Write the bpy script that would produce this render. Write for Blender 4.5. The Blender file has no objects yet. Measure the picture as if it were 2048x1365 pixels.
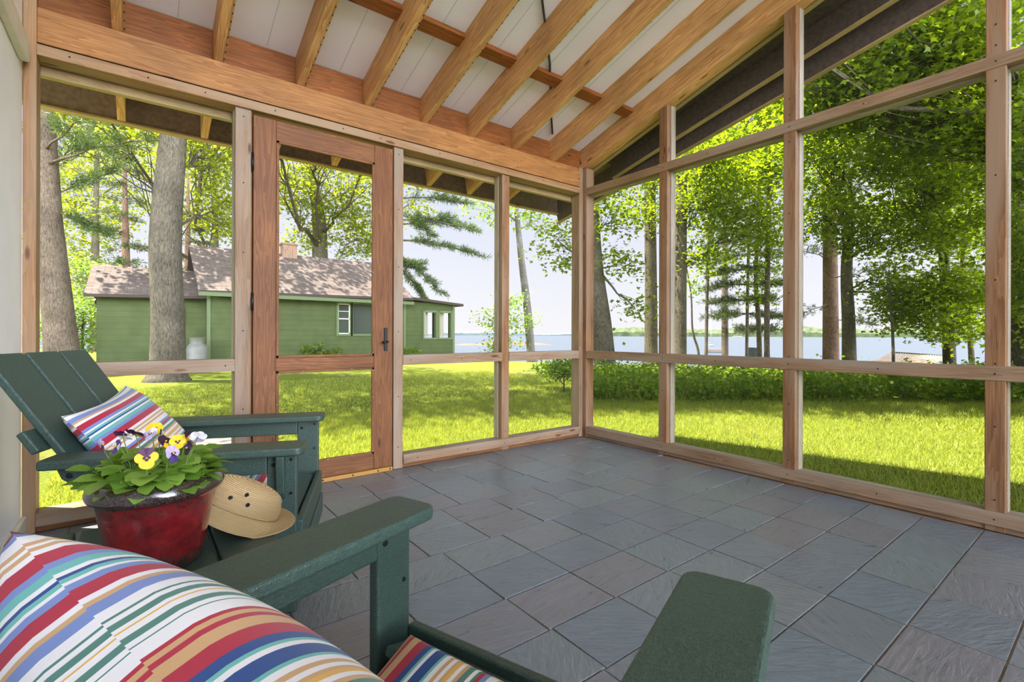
import bpy, math, random
import numpy as np
from mathutils import Vector, Matrix

random.seed(7)
RNG = np.random.default_rng(11)
SC = bpy.context.scene
COL = SC.collection
PI = math.pi

# ------------------------------------------------------------------ camera, world, sun, exposure
FPX, YAW, HY, ROLL = 966.41, 0.655023, 670.2, 0.00298
CAM = Vector((-3.227, -3.1348, 0.931))
cam_data = bpy.data.cameras.new('camera')
cam = bpy.data.objects.new('camera', cam_data)
COL.objects.link(cam)
cam_data.sensor_width = 36.0
cam_data.lens = FPX / 2048.0 * 36.0
cam_data.shift_y = (HY - 682.5) / 2048.0
cam_data.clip_start = 0.02
cam_data.clip_end = 6000.0
cam.location = CAM
cam.rotation_mode = 'XYZ'
_m = Matrix.Rotation(-YAW, 4, 'Z') @ Matrix.Rotation(PI / 2, 4, 'X') @ Matrix.Rotation(ROLL, 4, 'Z')
cam.rotation_euler = _m.to_euler('XYZ')
SC.camera = cam

SC.view_settings.view_transform = 'Standard'
SC.view_settings.look = 'None'
SC.view_settings.gamma = 1.0
SC.view_settings.use_curve_mapping = False
SC.view_settings.exposure = 0.0

SKY_FILL = 22.0
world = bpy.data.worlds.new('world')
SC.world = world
world.use_nodes = True
wn = world.node_tree
wn.nodes.clear()
_out = wn.nodes.new('ShaderNodeOutputWorld')
_bg = wn.nodes.new('ShaderNodeBackground')
_tc = wn.nodes.new('ShaderNodeTexCoord')
_sep = wn.nodes.new('ShaderNodeSeparateXYZ')
wn.links.new(_tc.outputs['Generated'], _sep.inputs[0])
# colour by elevation: hazy white at the horizon, pale blue above, bright haze overhead
_el = wn.nodes.new('ShaderNodeValToRGB')
wn.links.new(_sep.outputs['Z'], _el.inputs[0])
_cr = _el.color_ramp
_cr.elements[0].position = 0.0
_cr.elements[0].color = (1.04, 1.03, 1.07, 1)
_cr.elements[1].position = 1.0
_cr.elements[1].color = (0.62, 0.72, 0.98, 1)
for p, c in ((0.07, (1.0, 1.01, 1.08, 1)), (0.25, (0.84, 0.89, 1.06, 1)), (0.5, (0.62, 0.71, 0.95, 1))):
    e = _cr.elements.new(p)
    e.color = c
# extra sky brightness added low behind the camera to fill the porch
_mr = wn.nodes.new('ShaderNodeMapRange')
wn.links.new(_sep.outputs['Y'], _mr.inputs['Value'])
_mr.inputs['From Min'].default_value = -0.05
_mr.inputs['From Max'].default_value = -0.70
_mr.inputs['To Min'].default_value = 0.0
_mr.inputs['To Max'].default_value = SKY_FILL
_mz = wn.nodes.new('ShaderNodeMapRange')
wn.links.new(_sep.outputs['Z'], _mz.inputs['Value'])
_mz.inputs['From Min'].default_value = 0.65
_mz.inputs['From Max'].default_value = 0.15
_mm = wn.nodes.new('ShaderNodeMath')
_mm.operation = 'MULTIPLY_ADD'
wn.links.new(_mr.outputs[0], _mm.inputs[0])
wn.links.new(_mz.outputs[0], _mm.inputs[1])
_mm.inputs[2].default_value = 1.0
wn.links.new(_el.outputs[0], _bg.inputs['Color'])
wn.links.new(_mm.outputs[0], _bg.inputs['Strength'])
wn.links.new(_bg.outputs[0], _out.inputs[0])

sun_data = bpy.data.lights.new('sun', 'SUN')
sun = bpy.data.objects.new('sun', sun_data)
COL.objects.link(sun)
sun_data.energy = 25.0
sun_data.angle = math.radians(0.6)
sun_data.color = (1.0, 0.93, 0.80)
SUN_DIR = Vector((-0.35, 0.32, 1.0)).normalized()
sun.rotation_euler = SUN_DIR.to_track_quat('Z', 'Y').to_euler()


# ------------------------------------------------------------------ survey helpers
def at(px, py, d):
    """point seen at photograph pixel (px, py), d metres ahead of the camera"""
    dx, dy = px - 1024.0, py - HY
    u = dx * math.cos(ROLL) + dy * math.sin(ROLL)
    v = -dx * math.sin(ROLL) + dy * math.cos(ROLL)
    s, c = math.sin(YAW), math.cos(YAW)
    return Vector((CAM.x + d * (s + u / FPX * c), CAM.y + d * (c - u / FPX * s), CAM.z - d * v / FPX))


def ground_z(x, y):
    s = x * 0.80 + y * 0.45
    t = min(max((s - 11.5) / 15.0, 0.0), 1.0)
    t = t * t * (3 - 2 * t)
    return -0.15 - 1.25 * t


def on_ground(px, d):
    p = at(px, 700, d)
    return Vector((p.x, p.y, ground_z(p.x, p.y)))


# ------------------------------------------------------------------ object helpers
def link(o, parent=None):
    COL.objects.link(o)
    if parent is not None:
        o.parent = parent
    return o


def tag(o, label=None, cat=None, group=None, kind=None):
    if label: o['label'] = label
    if cat: o['category'] = cat
    if group: o['group'] = group
    if kind: o['kind'] = kind
    return o


def thing(name, label=None, cat=None, loc=(0, 0, 0), rotz=0.0, group=None, kind=None):
    o = bpy.data.objects.new(name, None)
    o.empty_display_size = 0.1
    o.location = loc
    o.rotation_euler = (0, 0, rotz)
    link(o)
    return tag(o, label, cat, group, kind)


class MB:
    """collects geometry and links it as ONE mesh object"""
    def __init__(self):
        self.v, self.f, self.uv, self.mi, self.sm = [], [], [], [], []

    def add(self, verts, faces, uvs=None, mi=0, smooth=False):
        b = len(self.v)
        self.v += [tuple(p) for p in verts]
        for k, f in enumerate(faces):
            self.f.append(tuple(b + i for i in f))
            self.uv.append(uvs[k] if uvs else [(0, 0)] * len(f))
            self.mi.append(mi)
            self.sm.append(smooth)
        return self

    def beam(self, a, b, w, h, up=(0, 0, 1), mi=0):
        """box from a to b (centre line), w across, h along up; uv in metres along the length"""
        a, b = Vector(a), Vector(b)
        L = b - a
        ln = L.length
        L.normalize()
        U = Vector(up)
        W = L.cross(U).normalized()
        H = W.cross(L).normalized()
        o = (random.random() * 20, random.random() * 20)
        vs = []
        for e in (a, b):
            for sw, sh in ((-1, -1), (1, -1), (1, 1), (-1, 1)):
                vs.append(e + W * (sw * w / 2) + H * (sh * h / 2))
        fs, us = [], []
        off = [0, w, w + h, 2 * w + h, 2 * w + 2 * h]
        for i in range(4):
            j = (i + 1) % 4
            fs.append((i, j, 4 + j, 4 + i))
            us.append([(o[0], o[1] + off[i]), (o[0], o[1] + off[i + 1]), (o[0] + ln, o[1] + off[i + 1]), (o[0] + ln, o[1] + off[i])])
        fs.append((3, 2, 1, 0))
        us.append([(o[0], o[1]), (o[0] + .02, o[1]), (o[0] + .02, o[1] + h), (o[0], o[1] + h)])
        fs.append((4, 5, 6, 7))
        us.append([(o[0], o[1]), (o[0] + .02, o[1]), (o[0] + .02, o[1] + h), (o[0], o[1] + h)])
        return self.add(vs, fs, us, mi)

    def box(self, lo, hi, axis=0, mi=0):
        """axis-aligned box, grain along axis"""
        lo, hi = Vector(lo), Vector(hi)
        c = (lo + hi) / 2
        a, b = c.copy(), c.copy()
        a[axis], b[axis] = lo[axis], hi[axis]
        d = hi - lo
        if axis == 2:
            return self.beam(a, b, d.y, d.x, (1, 0, 0), mi)
        w = d.y if axis == 0 else d.x
        return self.beam(a, b, w, d.z, (0, 0, 1), mi)

    def tube(self, pts, radii, n=8, cap=True, mi=0, smooth=True, uvs=1.0):
        pts = [Vector(p) for p in pts]
        if not hasattr(radii, '__len__'):
            radii = [radii] * len(pts)
        rings, vs, fs, us = [], [], [], []
        ref = Vector((0.31, 0.2, 0.93))
        ln = 0.0
        lens = []
        for i, p in enumerate(pts):
            t = (pts[min(i + 1, len(pts) - 1)] - pts[max(i - 1, 0)]).normalized()
            if abs(t.dot(ref)) > 0.98:
                ref = Vector((1, 0, 0))
            X = t.cross(ref).normalized()
            Y = t.cross(X).normalized()
            ref = X.cross(t).normalized() if False else ref
            if i: ln += (p - pts[i - 1]).length
            lens.append(ln)
            for k in range(n):
                a = 2 * PI * k / n
                vs.append(p + (X * math.cos(a) + Y * math.sin(a)) * radii[i])
        for i in range(len(pts) - 1):
            for k in range(n):
                j = (k + 1) % n
                fs.append((i * n + k, i * n + j, (i + 1) * n + j, (i + 1) * n + k))
                c0, c1 = 2 * PI * radii[i] * k / n, 2 * PI * radii[i] * (k + 1) / n
                us.append([(lens[i], c0), (lens[i], c1), (lens[i + 1], c1), (lens[i + 1], c0)])
        self.add(vs, fs, us, mi, smooth)
        if cap:
            b = len(self.v) - len(vs)
            self.f.append(tuple(b + k for k in range(n - 1, -1, -1)))
            self.f.append(tuple(b + (len(pts) - 1) * n + k for k in range(n)))
            for _ in (0, 1):
                self.uv.append([(0, 0)] * n); self.mi.append(mi); self.sm.append(False)
        return self

    def lathe(self, prof, n=32, c=(0, 0, 0), mi=0, smooth=True, sx=1.0, sy=1.0, close=False):
        vs, fs = [], []
        for r, z in prof:
            for k in range(n):
                a = 2 * PI * k / n
                vs.append((c[0] + r * math.cos(a) * sx, c[1] + r * math.sin(a) * sy, c[2] + z))
        for i in range(len(prof) - 1):
            for k in range(n):
                j = (k + 1) % n
                fs.append((i * n + k, i * n + j, (i + 1) * n + j, (i + 1) * n + k))
        self.add(vs, fs, None, mi, smooth)
        if close:
            b = len(self.v) - len(vs)
            self.f.append(tuple(b + k for k in range(n - 1, -1, -1)))
            self.f.append(tuple(b + (len(prof) - 1) * n + k for k in range(n)))
            for _ in (0, 1):
                self.uv.append([(0, 0)] * n); self.mi.append(mi); self.sm.append(False)
        return self

    def prism(self, poly, lo, hi, plane='xz', mi=0):
        """extrude a 2-D polygon; plane xz extrudes along y, xy along z, yz along x"""
        def P(p, t):
            return {'xz': (p[0], t, p[1]), 'xy': (p[0], p[1], t), 'yz': (t, p[0], p[1])}[plane]
        n = len(poly)
        vs = [P(p, lo) for p in poly] + [P(p, hi) for p in poly]
        fs = [tuple(range(n)), tuple(range(2 * n - 1, n - 1, -1))]
        o = (random.random() * 20, random.random() * 20)
        us = [[(o[0] + p[0], o[1] + p[1]) for p in poly], [(o[0] + p[0], o[1] + p[1]) for p in reversed(poly)]]
        ln = 0
        for i in range(n):
            j = (i + 1) % n
            d = math.hypot(poly[j][0] - poly[i][0], poly[j][1] - poly[i][1])
            fs.append((i, n + i, n + j, j))
            us.append([(o[0] + ln, o[1]), (o[0] + ln, o[1] + hi - lo), (o[0] + ln + d, o[1] + hi - lo), (o[0] + ln + d, o[1])])
            ln += d
        return self.add(vs, fs, us, mi)

    def build(self, name, mats, parent=None, bevel=0.0, seg=2, recalc=True):
        me = bpy.data.meshes.new(name)
        me.from_pydata(self.v, [], self.f)
        uvl = me.uv_layers.new(name='UVMap')
        flat = [c for u in self.uv for p in u for c in p]
        uvl.data.foreach_set('uv', flat)
        me.polygons.foreach_set('material_index', self.mi)
        me.polygons.foreach_set('use_smooth', self.sm)
        if recalc:
            import bmesh
            bm = bmesh.new()
            bm.from_mesh(me)
            bmesh.ops.recalc_face_normals(bm, faces=bm.faces)
            bm.to_mesh(me)
            bm.free()
        for m in (mats if isinstance(mats, (list, tuple)) else [mats]):
            me.materials.append(m)
        o = link(bpy.data.objects.new(name, me), parent)
        if bevel > 0:
            bv = o.modifiers.new('bevel', 'BEVEL')
            bv.width = bevel
            bv.segments = seg
            bv.limit_method = 'ANGLE'
            bv.angle_limit = math.radians(40)
        return o


def np_mesh(name, verts, nper, mat, parent=None, smooth=False):
    """mesh of separate n-gons: verts is (N*nper, 3)"""
    nf = len(verts) // nper
    me = bpy.data.meshes.new(name)
    me.vertices.add(len(verts))
    me.vertices.foreach_set('co', np.ascontiguousarray(verts, dtype=np.float32).ravel())
    me.loops.add(nf * nper)
    me.loops.foreach_set('vertex_index', np.arange(nf * nper, dtype=np.int32))
    me.polygons.add(nf)
    me.polygons.foreach_set('loop_start', np.arange(0, nf * nper, nper, dtype=np.int32))
    me.polygons.foreach_set('loop_total', np.full(nf, nper, dtype=np.int32))
    me.update(calc_edges=True)
    me.materials.append(mat)
    return link(bpy.data.objects.new(name, me), parent)


def copy_tree(o, parent=None):
    c = o.copy()
    COL.objects.link(c)
    if parent is not None:
        c.parent = parent
    for ch in list(o.children):
        copy_tree(ch, c)
    return c


# ------------------------------------------------------------------ materials
def new_mat(name):
    m = bpy.data.materials.new(name)
    m.use_nodes = True
    nt = m.node_tree
    nt.nodes.clear()
    out = nt.nodes.new('ShaderNodeOutputMaterial')
    return m, nt, out


class N:
    """tiny node-tree helper"""
    def __init__(self, nt):
        self.nt = nt

    def node(self, typ, inputs=None, **props):
        n = self.nt.nodes.new(typ)
        for k, v in props.items():
            setattr(n, k, v)
        for k, v in (inputs or {}).items():
            if hasattr(v, 'is_output') or isinstance(v, bpy.types.NodeSocket):
                self.nt.links.new(v, n.inputs[k])
            else:
                n.inputs[k].default_value = v
        return n

    def ramp(self, fac, stops, interp='LINEAR'):
        r = self.nt.nodes.new('ShaderNodeValToRGB')
        r.color_ramp.interpolation = interp
        cr = r.color_ramp
        while len(cr.elements) > 1:
            cr.elements.remove(cr.elements[-1])
        cr.elements[0].position = stops[0][0]
        cr.elements[0].color = tuple(stops[0][1]) + (1,)
        for p, c in stops[1:]:
            e = cr.elements.new(p)
            e.color = tuple(c) + (1,)
        if fac is not None:
            self.nt.links.new(fac, r.inputs[0])
        return r.outputs[0]

    def mix(self, fac, a, b, mode='MIX'):
        n = self.nt.nodes.new('ShaderNodeMix')
        n.data_type = 'RGBA'
        n.blend_type = mode
        for idx, v in ((0, fac), (6, a), (7, b)):
            if isinstance(v, bpy.types.NodeSocket):
                self.nt.links.new(v, n.inputs[idx])
            else:
                n.inputs[idx].default_value = v if idx == 0 else tuple(v) + (1,)
        return n.outputs[2]

    def math(self, op, a, b=0.0):
        n = self.nt.nodes.new('ShaderNodeMath')
        n.operation = op
        for i, v in enumerate((a, b)):
            if isinstance(v, bpy.types.NodeSocket):
                self.nt.links.new(v, n.inputs[i])
            else:
                n.inputs[i].default_value = v
        return n.outputs[0]


def plain(name, col, rough=0.6, metal=0.0, spec=0.5, noise=0.0, nscale=20.0, bump=0.0, bscale=200.0, coat=0.0):
    m, nt, out = new_mat(name)
    n = N(nt)
    bs = n.node('ShaderNodeBsdfPrincipled', {'Roughness': rough, 'Metallic': metal, 'Specular IOR Level': spec, 'Coat Weight': coat, 'Coat Roughness': 0.08})
    tc = n.node('ShaderNodeTexCoord')
    if noise > 0:
        nz = n.node('ShaderNodeTexNoise', {'Vector': tc.outputs['Object'], 'Scale': nscale, 'Detail': 4.0})
        lo = tuple(c * (1 - noise) for c in col)
        hi = tuple(min(1, c * (1 + noise)) for c in col)
        nt.links.new(n.ramp(nz.outputs[0], [(0.3, lo), (0.7, hi)]), bs.inputs['Base Color'])
    else:
        bs.inputs['Base Color'].default_value = tuple(col) + (1,)
    if bump > 0:
        nb = n.node('ShaderNodeTexNoise', {'Vector': tc.outputs['Object'], 'Scale': bscale, 'Detail': 2.0})
        b = n.node('ShaderNodeBump', {'Strength': bump, 'Distance': 0.002, 'Height': nb.outputs[0]})
        nt.links.new(b.outputs[0], bs.inputs['Normal'])
    nt.links.new(bs.outputs[0], out.inputs[0])
    return m


def wood(name, light, dark, knot, rough=0.55, gscale=1.0, weather=None):
    """plank wood; uv.x runs along the grain in metres"""
    m, nt, out = new_mat(name)
    n = N(nt)
    uv = n.node('ShaderNodeUVMap', uv_map='UVMap')
    mp = n.node('ShaderNodeMapping', {'Vector': uv.outputs[0], 'Scale': (1.6 * gscale, 26.0 * gscale, 1.0)})
    w1 = n.node('ShaderNodeTexNoise', {'Vector': mp.outputs[0], 'Scale': 1.0, 'Detail': 3.0, 'Distortion': 0.6})
    mp2 = n.node('ShaderNodeMapping', {'Vector': uv.outputs[0], 'Scale': (3.0, 160.0, 1.0)})
    w2 = n.node('ShaderNodeTexNoise', {'Vector': mp2.outputs[0], 'Scale': 1.0, 'Detail': 2.0})
    rings = n.math('FRACT', n.math('MULTIPLY', w1.outputs[0], 7.0))
    grain = n.math('ADD', n.math('MULTIPLY', rings, 0.45), n.math('MULTIPLY', w2.outputs[0], 0.75))
    mid = tuple((a + b) / 2 for a, b in zip(light, dark))
    col = n.ramp(grain, [(0.28, light), (0.55, mid), (0.85, dark)])
    # large soft tone changes
    big = n.node('ShaderNodeTexNoise', {'Vector': uv.outputs[0], 'Scale': 2.3, 'Detail': 2.0})
    tone = n.ramp(big.outputs[0], [(0.3, (0.78, 0.78, 0.78)), (0.7, (1.15, 1.13, 1.1))])
    col = n.mix(1.0, col, tone, 'MULTIPLY')
    if weather:
        wz = n.node('ShaderNodeTexNoise', {'Vector': n.node('ShaderNodeMapping', {'Vector': uv.outputs[0], 'Scale': (1.1, 9.0, 1)}).outputs[0], 'Scale': 1.0, 'Detail': 3.0})
        f = n.ramp(wz.outputs[0], [(0.42, (0, 0, 0)), (0.62, (1, 1, 1))])
        col = n.mix(f, col, weather)
    # knots
    mpk = n.node('ShaderNodeMapping', {'Vector': uv.outputs[0], 'Scale': (2.2, 8.0, 1.0)})
    vk = n.node('ShaderNodeTexVoronoi', {'Vector': mpk.outputs[0], 'Scale': 1.0, 'Randomness': 1.0})
    kf = n.ramp(vk.outputs['Distance'], [(0.0, (1, 1, 1)), (0.055, (0.9, 0.9, 0.9)), (0.10, (0, 0, 0))])
    col = n.mix(kf, col, knot)
    bs = n.node('ShaderNodeBsdfPrincipled', {'Base Color': col, 'Roughness': rough, 'Specular IOR Level': 0.3})
    b = n.node('ShaderNodeBump', {'Strength': 0.25, 'Distance': 0.002, 'Height': grain})
    nt.links.new(b.outputs[0], bs.inputs['Normal'])
    nt.links.new(bs.outputs[0], out.inputs[0])
    return m


M = {}
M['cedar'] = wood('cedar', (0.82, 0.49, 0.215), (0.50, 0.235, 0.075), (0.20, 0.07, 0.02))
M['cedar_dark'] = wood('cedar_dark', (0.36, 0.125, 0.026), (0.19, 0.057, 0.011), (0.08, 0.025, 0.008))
M['cedar_beam'] = wood('cedar_beam', (0.49, 0.235, 0.076), (0.27, 0.112, 0.032), (0.14, 0.046, 0.014))
M['trim_tan'] = wood('trim_tan', (0.44, 0.245, 0.115), (0.28, 0.145, 0.062), (0.12, 0.05, 0.02), weather=(0.38, 0.255, 0.15))
M['weathered'] = wood('weathered', (0.37, 0.240, 0.145), (0.23, 0.135, 0.075), (0.10, 0.045, 0.02), weather=(0.33, 0.25, 0.18))
M['weathered_pale'] = wood('weathered_pale', (0.46, 0.40, 0.31), (0.34, 0.28, 0.205), (0.16, 0.10, 0.06))
M['post_red'] = wood('post_red', (0.34, 0.18, 0.088), (0.20, 0.09, 0.038), (0.08, 0.03, 0.012), weather=(0.31, 0.20, 0.125))
M['door_wood'] = wood('door_wood', (0.275, 0.118, 0.042), (0.15, 0.056, 0.019), (0.07, 0.026, 0.01))
M['outer_wood'] = wood('outer_wood', (0.52, 0.38, 0.19), (0.38, 0.26, 0.12), (0.16, 0.09, 0.04))
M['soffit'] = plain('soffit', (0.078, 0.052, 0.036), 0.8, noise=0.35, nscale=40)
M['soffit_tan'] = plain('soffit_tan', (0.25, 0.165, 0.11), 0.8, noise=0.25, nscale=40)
M['threshold_brass'] = plain('threshold_brass', (0.45, 0.22, 0.04), 0.45)
M['panel'] = plain('panel', (0.94, 0.91, 0.955), 0.5, noise=0.04, nscale=3)
M['white_wall'] = plain('white_wall', (0.95, 0.93, 0.945), 0.55, noise=0.03, nscale=6, bump=0.1, bscale=60)
M['white_trim'] = plain('white_trim', (0.72, 0.68, 0.57), 0.5, noise=0.08, nscale=15)
M['seam'] = plain('seam', (0.60, 0.55, 0.54), 0.6)
M['grille'] = plain('grille', (0.05, 0.05, 0.05), 0.7)
M['black_metal'] = plain('black_metal', (0.012, 0.012, 0.013), 0.4, 0.3)
M['steel'] = plain('steel', (0.75, 0.74, 0.72), 0.25, 1.0)
M['dark_hole'] = plain('dark_hole', (0.01, 0.009, 0.008), 0.8)


def mk_chair_mat():
    m, nt, out = new_mat('green_poly')
    n = N(nt)
    tc = n.node('ShaderNodeTexCoord')
    nz = n.node('ShaderNodeTexNoise', {'Vector': tc.outputs['Object'], 'Scale': 260.0, 'Detail': 2.0})
    col = n.ramp(nz.outputs[0], [(0.35, (0.026, 0.053, 0.041)), (0.7, (0.051, 0.090, 0.070))])
    vo = n.node('ShaderNodeTexVoronoi', {'Vector': tc.outputs['Object'], 'Scale': 330.0})
    mp = n.node('ShaderNodeMapping', {'Vector': tc.outputs['Object'], 'Scale': (90, 330, 330)})
    n2 = n.node('ShaderNodeTexNoise', {'Vector': mp.outputs[0], 'Scale': 1.0, 'Detail': 2.0})
    h = n.math('ADD', n.math('MULTIPLY', vo.outputs['Distance'], 0.7), n2.outputs[0])
    b = n.node('ShaderNodeBump', {'Strength': 0.55, 'Distance': 0.0016, 'Height': h})
    bs = n.node('ShaderNodeBsdfPrincipled', {'Base Color': col, 'Roughness': 0.42, 'Specular IOR Level': 0.55, 'Normal': b.outputs[0]})
    nt.links.new(bs.outputs[0], out.inputs[0])
    return m


M['green_poly'] = mk_chair_mat()


def mk_slate():
    m, nt, out = new_mat('slate')
    n = N(nt)
    geo = n.node('ShaderNodeNewGeometry')
    rnd = geo.outputs['Random Per Island']
    tc = n.node('ShaderNodeTexCoord')
    # each tile turns and shifts its own grain
    off = n.node('ShaderNodeCombineXYZ', {'X': n.math('MULTIPLY', rnd, 37.0), 'Y': n.math('MULTIPLY', rnd, 91.0), 'Z': rnd})
    v = n.node('ShaderNodeVectorMath', {0: tc.outputs['Object'], 1: off.outputs[0]}, operation='ADD')
    rot = n.node('ShaderNodeVectorRotate', {'Vector': v.outputs[0], 'Angle': n.math('MULTIPLY', n.math('SUBTRACT', rnd, 0.5), 2.4)}, rotation_type='Z_AXIS')
    mp = n.node('ShaderNodeMapping', {'Vector': rot.outputs[0], 'Scale': (8.0, 42.0, 1.0)})
    g1 = n.node('ShaderNodeTexNoise', {'Vector': mp.outputs[0], 'Scale': 1.0, 'Detail': 6.0, 'Roughness': 0.65, 'Distortion': 1.4})
    g2 = n.node('ShaderNodeTexNoise', {'Vector': rot.outputs[0], 'Scale': 9.0, 'Detail': 5.0, 'Roughness': 0.6, 'Distortion': 0.8})
    tint = n.ramp(rnd, [(0.0, (0.175, 0.185, 0.205)), (0.25, (0.19, 0.22, 0.235)), (0.5, (0.205, 0.19, 0.205)), (0.75, (0.165, 0.195, 0.225)), (1.0, (0.21, 0.215, 0.225))])
    var = n.ramp(g1.outputs[0], [(0.28, (0.78, 0.78, 0.79)), (0.5, (1.0, 1.0, 1.0)), (0.75, (1.24, 1.22, 1.20))])
    col = n.mix(1.0, tint, var, 'MULTIPLY')
    col = n.mix(n.ramp(g2.outputs[0], [(0.60, (0, 0, 0)), (0.78, (0.45, 0.45, 0.45))]), col, (0.20, 0.165, 0.135))
    # crisp cleft lines
    mpr = n.node('ShaderNodeMapping', {'Vector': rot.outputs[0], 'Scale': (6.0, 20.0, 1.0)})
    rid = n.node('ShaderNodeTexNoise', {'Vector': mpr.outputs[0], 'Scale': 1.0, 'Detail': 4.0, 'Distortion': 2.2})
    step = n.math('FRACT', n.math('MULTIPLY', rid.outputs[0], 9.0))
    h = n.math('ADD', n.math('MULTIPLY', g1.outputs[0], 0.9), n.math('MULTIPLY', step, 0.16))
    b = n.node('ShaderNodeBump', {'Strength': 0.42, 'Distance': 0.006, 'Height': h})
    rg = n.ramp(g1.outputs[0], [(0.3, (0.26, 0.26, 0.26)), (0.7, (0.38, 0.38, 0.38))])
    bs = n.node('ShaderNodeBsdfPrincipled', {'Base Color': col, 'Roughness': rg, 'Specular IOR Level': 0.5, 'Normal': b.outputs[0]})
    nt.links.new(bs.outputs[0], out.inputs[0])
    return m


M['slate'] = mk_slate()
M['grout'] = plain('grout', (0.27, 0.19, 0.12), 0.9, noise=0.2, nscale=30)


def mk_screen():
    m, nt, out = new_mat('insect_screen')
    n = N(nt)
    tr = n.node('ShaderNodeBsdfTransparent', {'Color': (1, 1, 1, 1)})
    df = n.node('ShaderNodeBsdfDiffuse', {'Color': (0.12, 0.115, 0.105, 1)})
    tl = n.node('ShaderNodeBsdfTranslucent', {'Color': (0.16, 0.15, 0.13, 1)})
    mx = n.node('ShaderNodeMixShader', {0: 0.5, 1: df.outputs[0], 2: tl.outputs[0]})
    # the wires close up when seen at a slant
    lw = n.node('ShaderNodeLayerWeight', {'Blend': 0.5})
    f = n.ramp(lw.outputs['Facing'], [(0.0, (0.07, 0.07, 0.07)), (0.55, (0.14, 0.14, 0.14)), (0.9, (0.42, 0.42, 0.42))])
    ms = n.node('ShaderNodeMixShader', {0: f, 1: tr.outputs[0], 2: mx.outputs[0]})
    nt.links.new(ms.outputs[0], out.inputs[0])
    return m


M['screen'] = mk_screen()


def mk_leaf(name, lo, hi, trans, tw=0.5):
    m, nt, out = new_mat(name)
    n = N(nt)
    geo = n.node('ShaderNodeNewGeometry')
    col = n.ramp(geo.outputs['Random Per Island'], [(0.0, lo), (1.0, hi)])
    t = n.mix(1.0, col, trans, 'MULTIPLY')
    bs = n.node('ShaderNodeBsdfPrincipled', {'Base Color': col, 'Roughness': 0.45, 'Specular IOR Level': 0.35})
    tl = n.node('ShaderNodeBsdfTranslucent', {'Color': t})
    ms = n.node('ShaderNodeMixShader', {0: tw, 1: bs.outputs[0], 2: tl.outputs[0]})
    nt.links.new(ms.outputs[0], out.inputs[0])
    return m


M['maple_leaf'] = mk_leaf('maple_leaf', (0.062, 0.115, 0.006), (0.175, 0.25, 0.014), (2.5, 2.15, 0.75), 0.55)
M['oak_leaf'] = mk_leaf('oak_leaf', (0.09, 0.135, 0.010), (0.22, 0.27, 0.022), (2.3, 2.0, 0.8), 0.52)
M['birch_leaf'] = mk_leaf('birch_leaf', (0.10, 0.19, 0.03), (0.22, 0.32, 0.06), (2.0, 1.9, 1.0), 0.5)
M['pine_needle'] = mk_leaf('pine_needle', (0.045, 0.085, 0.022), (0.11, 0.16, 0.05), (1.6, 1.5, 1.0), 0.3)
M['spruce_needle'] = mk_leaf('spruce_needle', (0.035, 0.065, 0.02), (0.085, 0.12, 0.04), (1.5, 1.3, 1.0), 0.3)
M['weed_leaf'] = mk_leaf('weed_leaf', (0.07, 0.14, 0.012), (0.20, 0.30, 0.03), (2.2, 2.0, 0.9), 0.5)
M['grass_blade'] = mk_leaf('grass_blade', (0.166, 0.216, 0.027), (0.37, 0.415, 0.074), (1.9, 1.8, 0.9), 0.45)
M['pansy_leaf'] = mk_leaf('pansy_leaf', (0.13, 0.26, 0.03), (0.30, 0.46, 0.08), (1.8, 1.7, 0.8), 0.35)


def mk_bark(name, lo, hi, us=9.0, vs=34.0, st=0.9):
    m, nt, out = new_mat(name)
    n = N(nt)
    uv = n.node('ShaderNodeUVMap', uv_map='UVMap')
    mp = n.node('ShaderNodeMapping', {'Vector': uv.outputs[0], 'Scale': (us, vs, 1.0)})
    vo = n.node('ShaderNodeTexNoise', {'Vector': mp.outputs[0], 'Scale': 1.0, 'Detail': 5.0, 'Roughness': 0.65, 'Distortion': 0.8})
    col = n.ramp(vo.outputs[0], [(0.33, lo), (0.62, hi)])
    big = n.node('ShaderNodeTexNoise', {'Vector': uv.outputs[0], 'Scale': 1.7, 'Detail': 2.0})
    col = n.mix(1.0, col, n.ramp(big.outputs[0], [(0.3, (0.75, 0.75, 0.75)), (0.7, (1.2, 1.2, 1.2))]), 'MULTIPLY')
    b = n.node('ShaderNodeBump', {'Strength': st, 'Distance': 0.03, 'Height': vo.outputs[0]})
    bs = n.node('ShaderNodeBsdfPrincipled', {'Base Color': col, 'Roughness': 0.9, 'Specular IOR Level': 0.1, 'Normal': b.outputs[0]})
    nt.links.new(bs.outputs[0], out.inputs[0])
    return m


M['oak_bark'] = mk_bark('oak_bark', (0.055, 0.046, 0.034), (0.165, 0.142, 0.108))
M['maple_bark'] = mk_bark('maple_bark', (0.045, 0.038, 0.026), (0.15, 0.13, 0.088))
M['pine_bark'] = mk_bark('pine_bark', (0.10, 0.058, 0.038), (0.30, 0.19, 0.13))
M['grey_pine_bark'] = mk_bark('grey_pine_bark', (0.065, 0.048, 0.036), (0.20, 0.155, 0.115))
M['dark_bark'] = mk_bark('dark_bark', (0.055, 0.045, 0.035), (0.17, 0.14, 0.11))
M['birch_bark'] = mk_bark('birch_bark', (0.06, 0.055, 0.045), (0.20, 0.185, 0.16), 30, 8)


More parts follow.
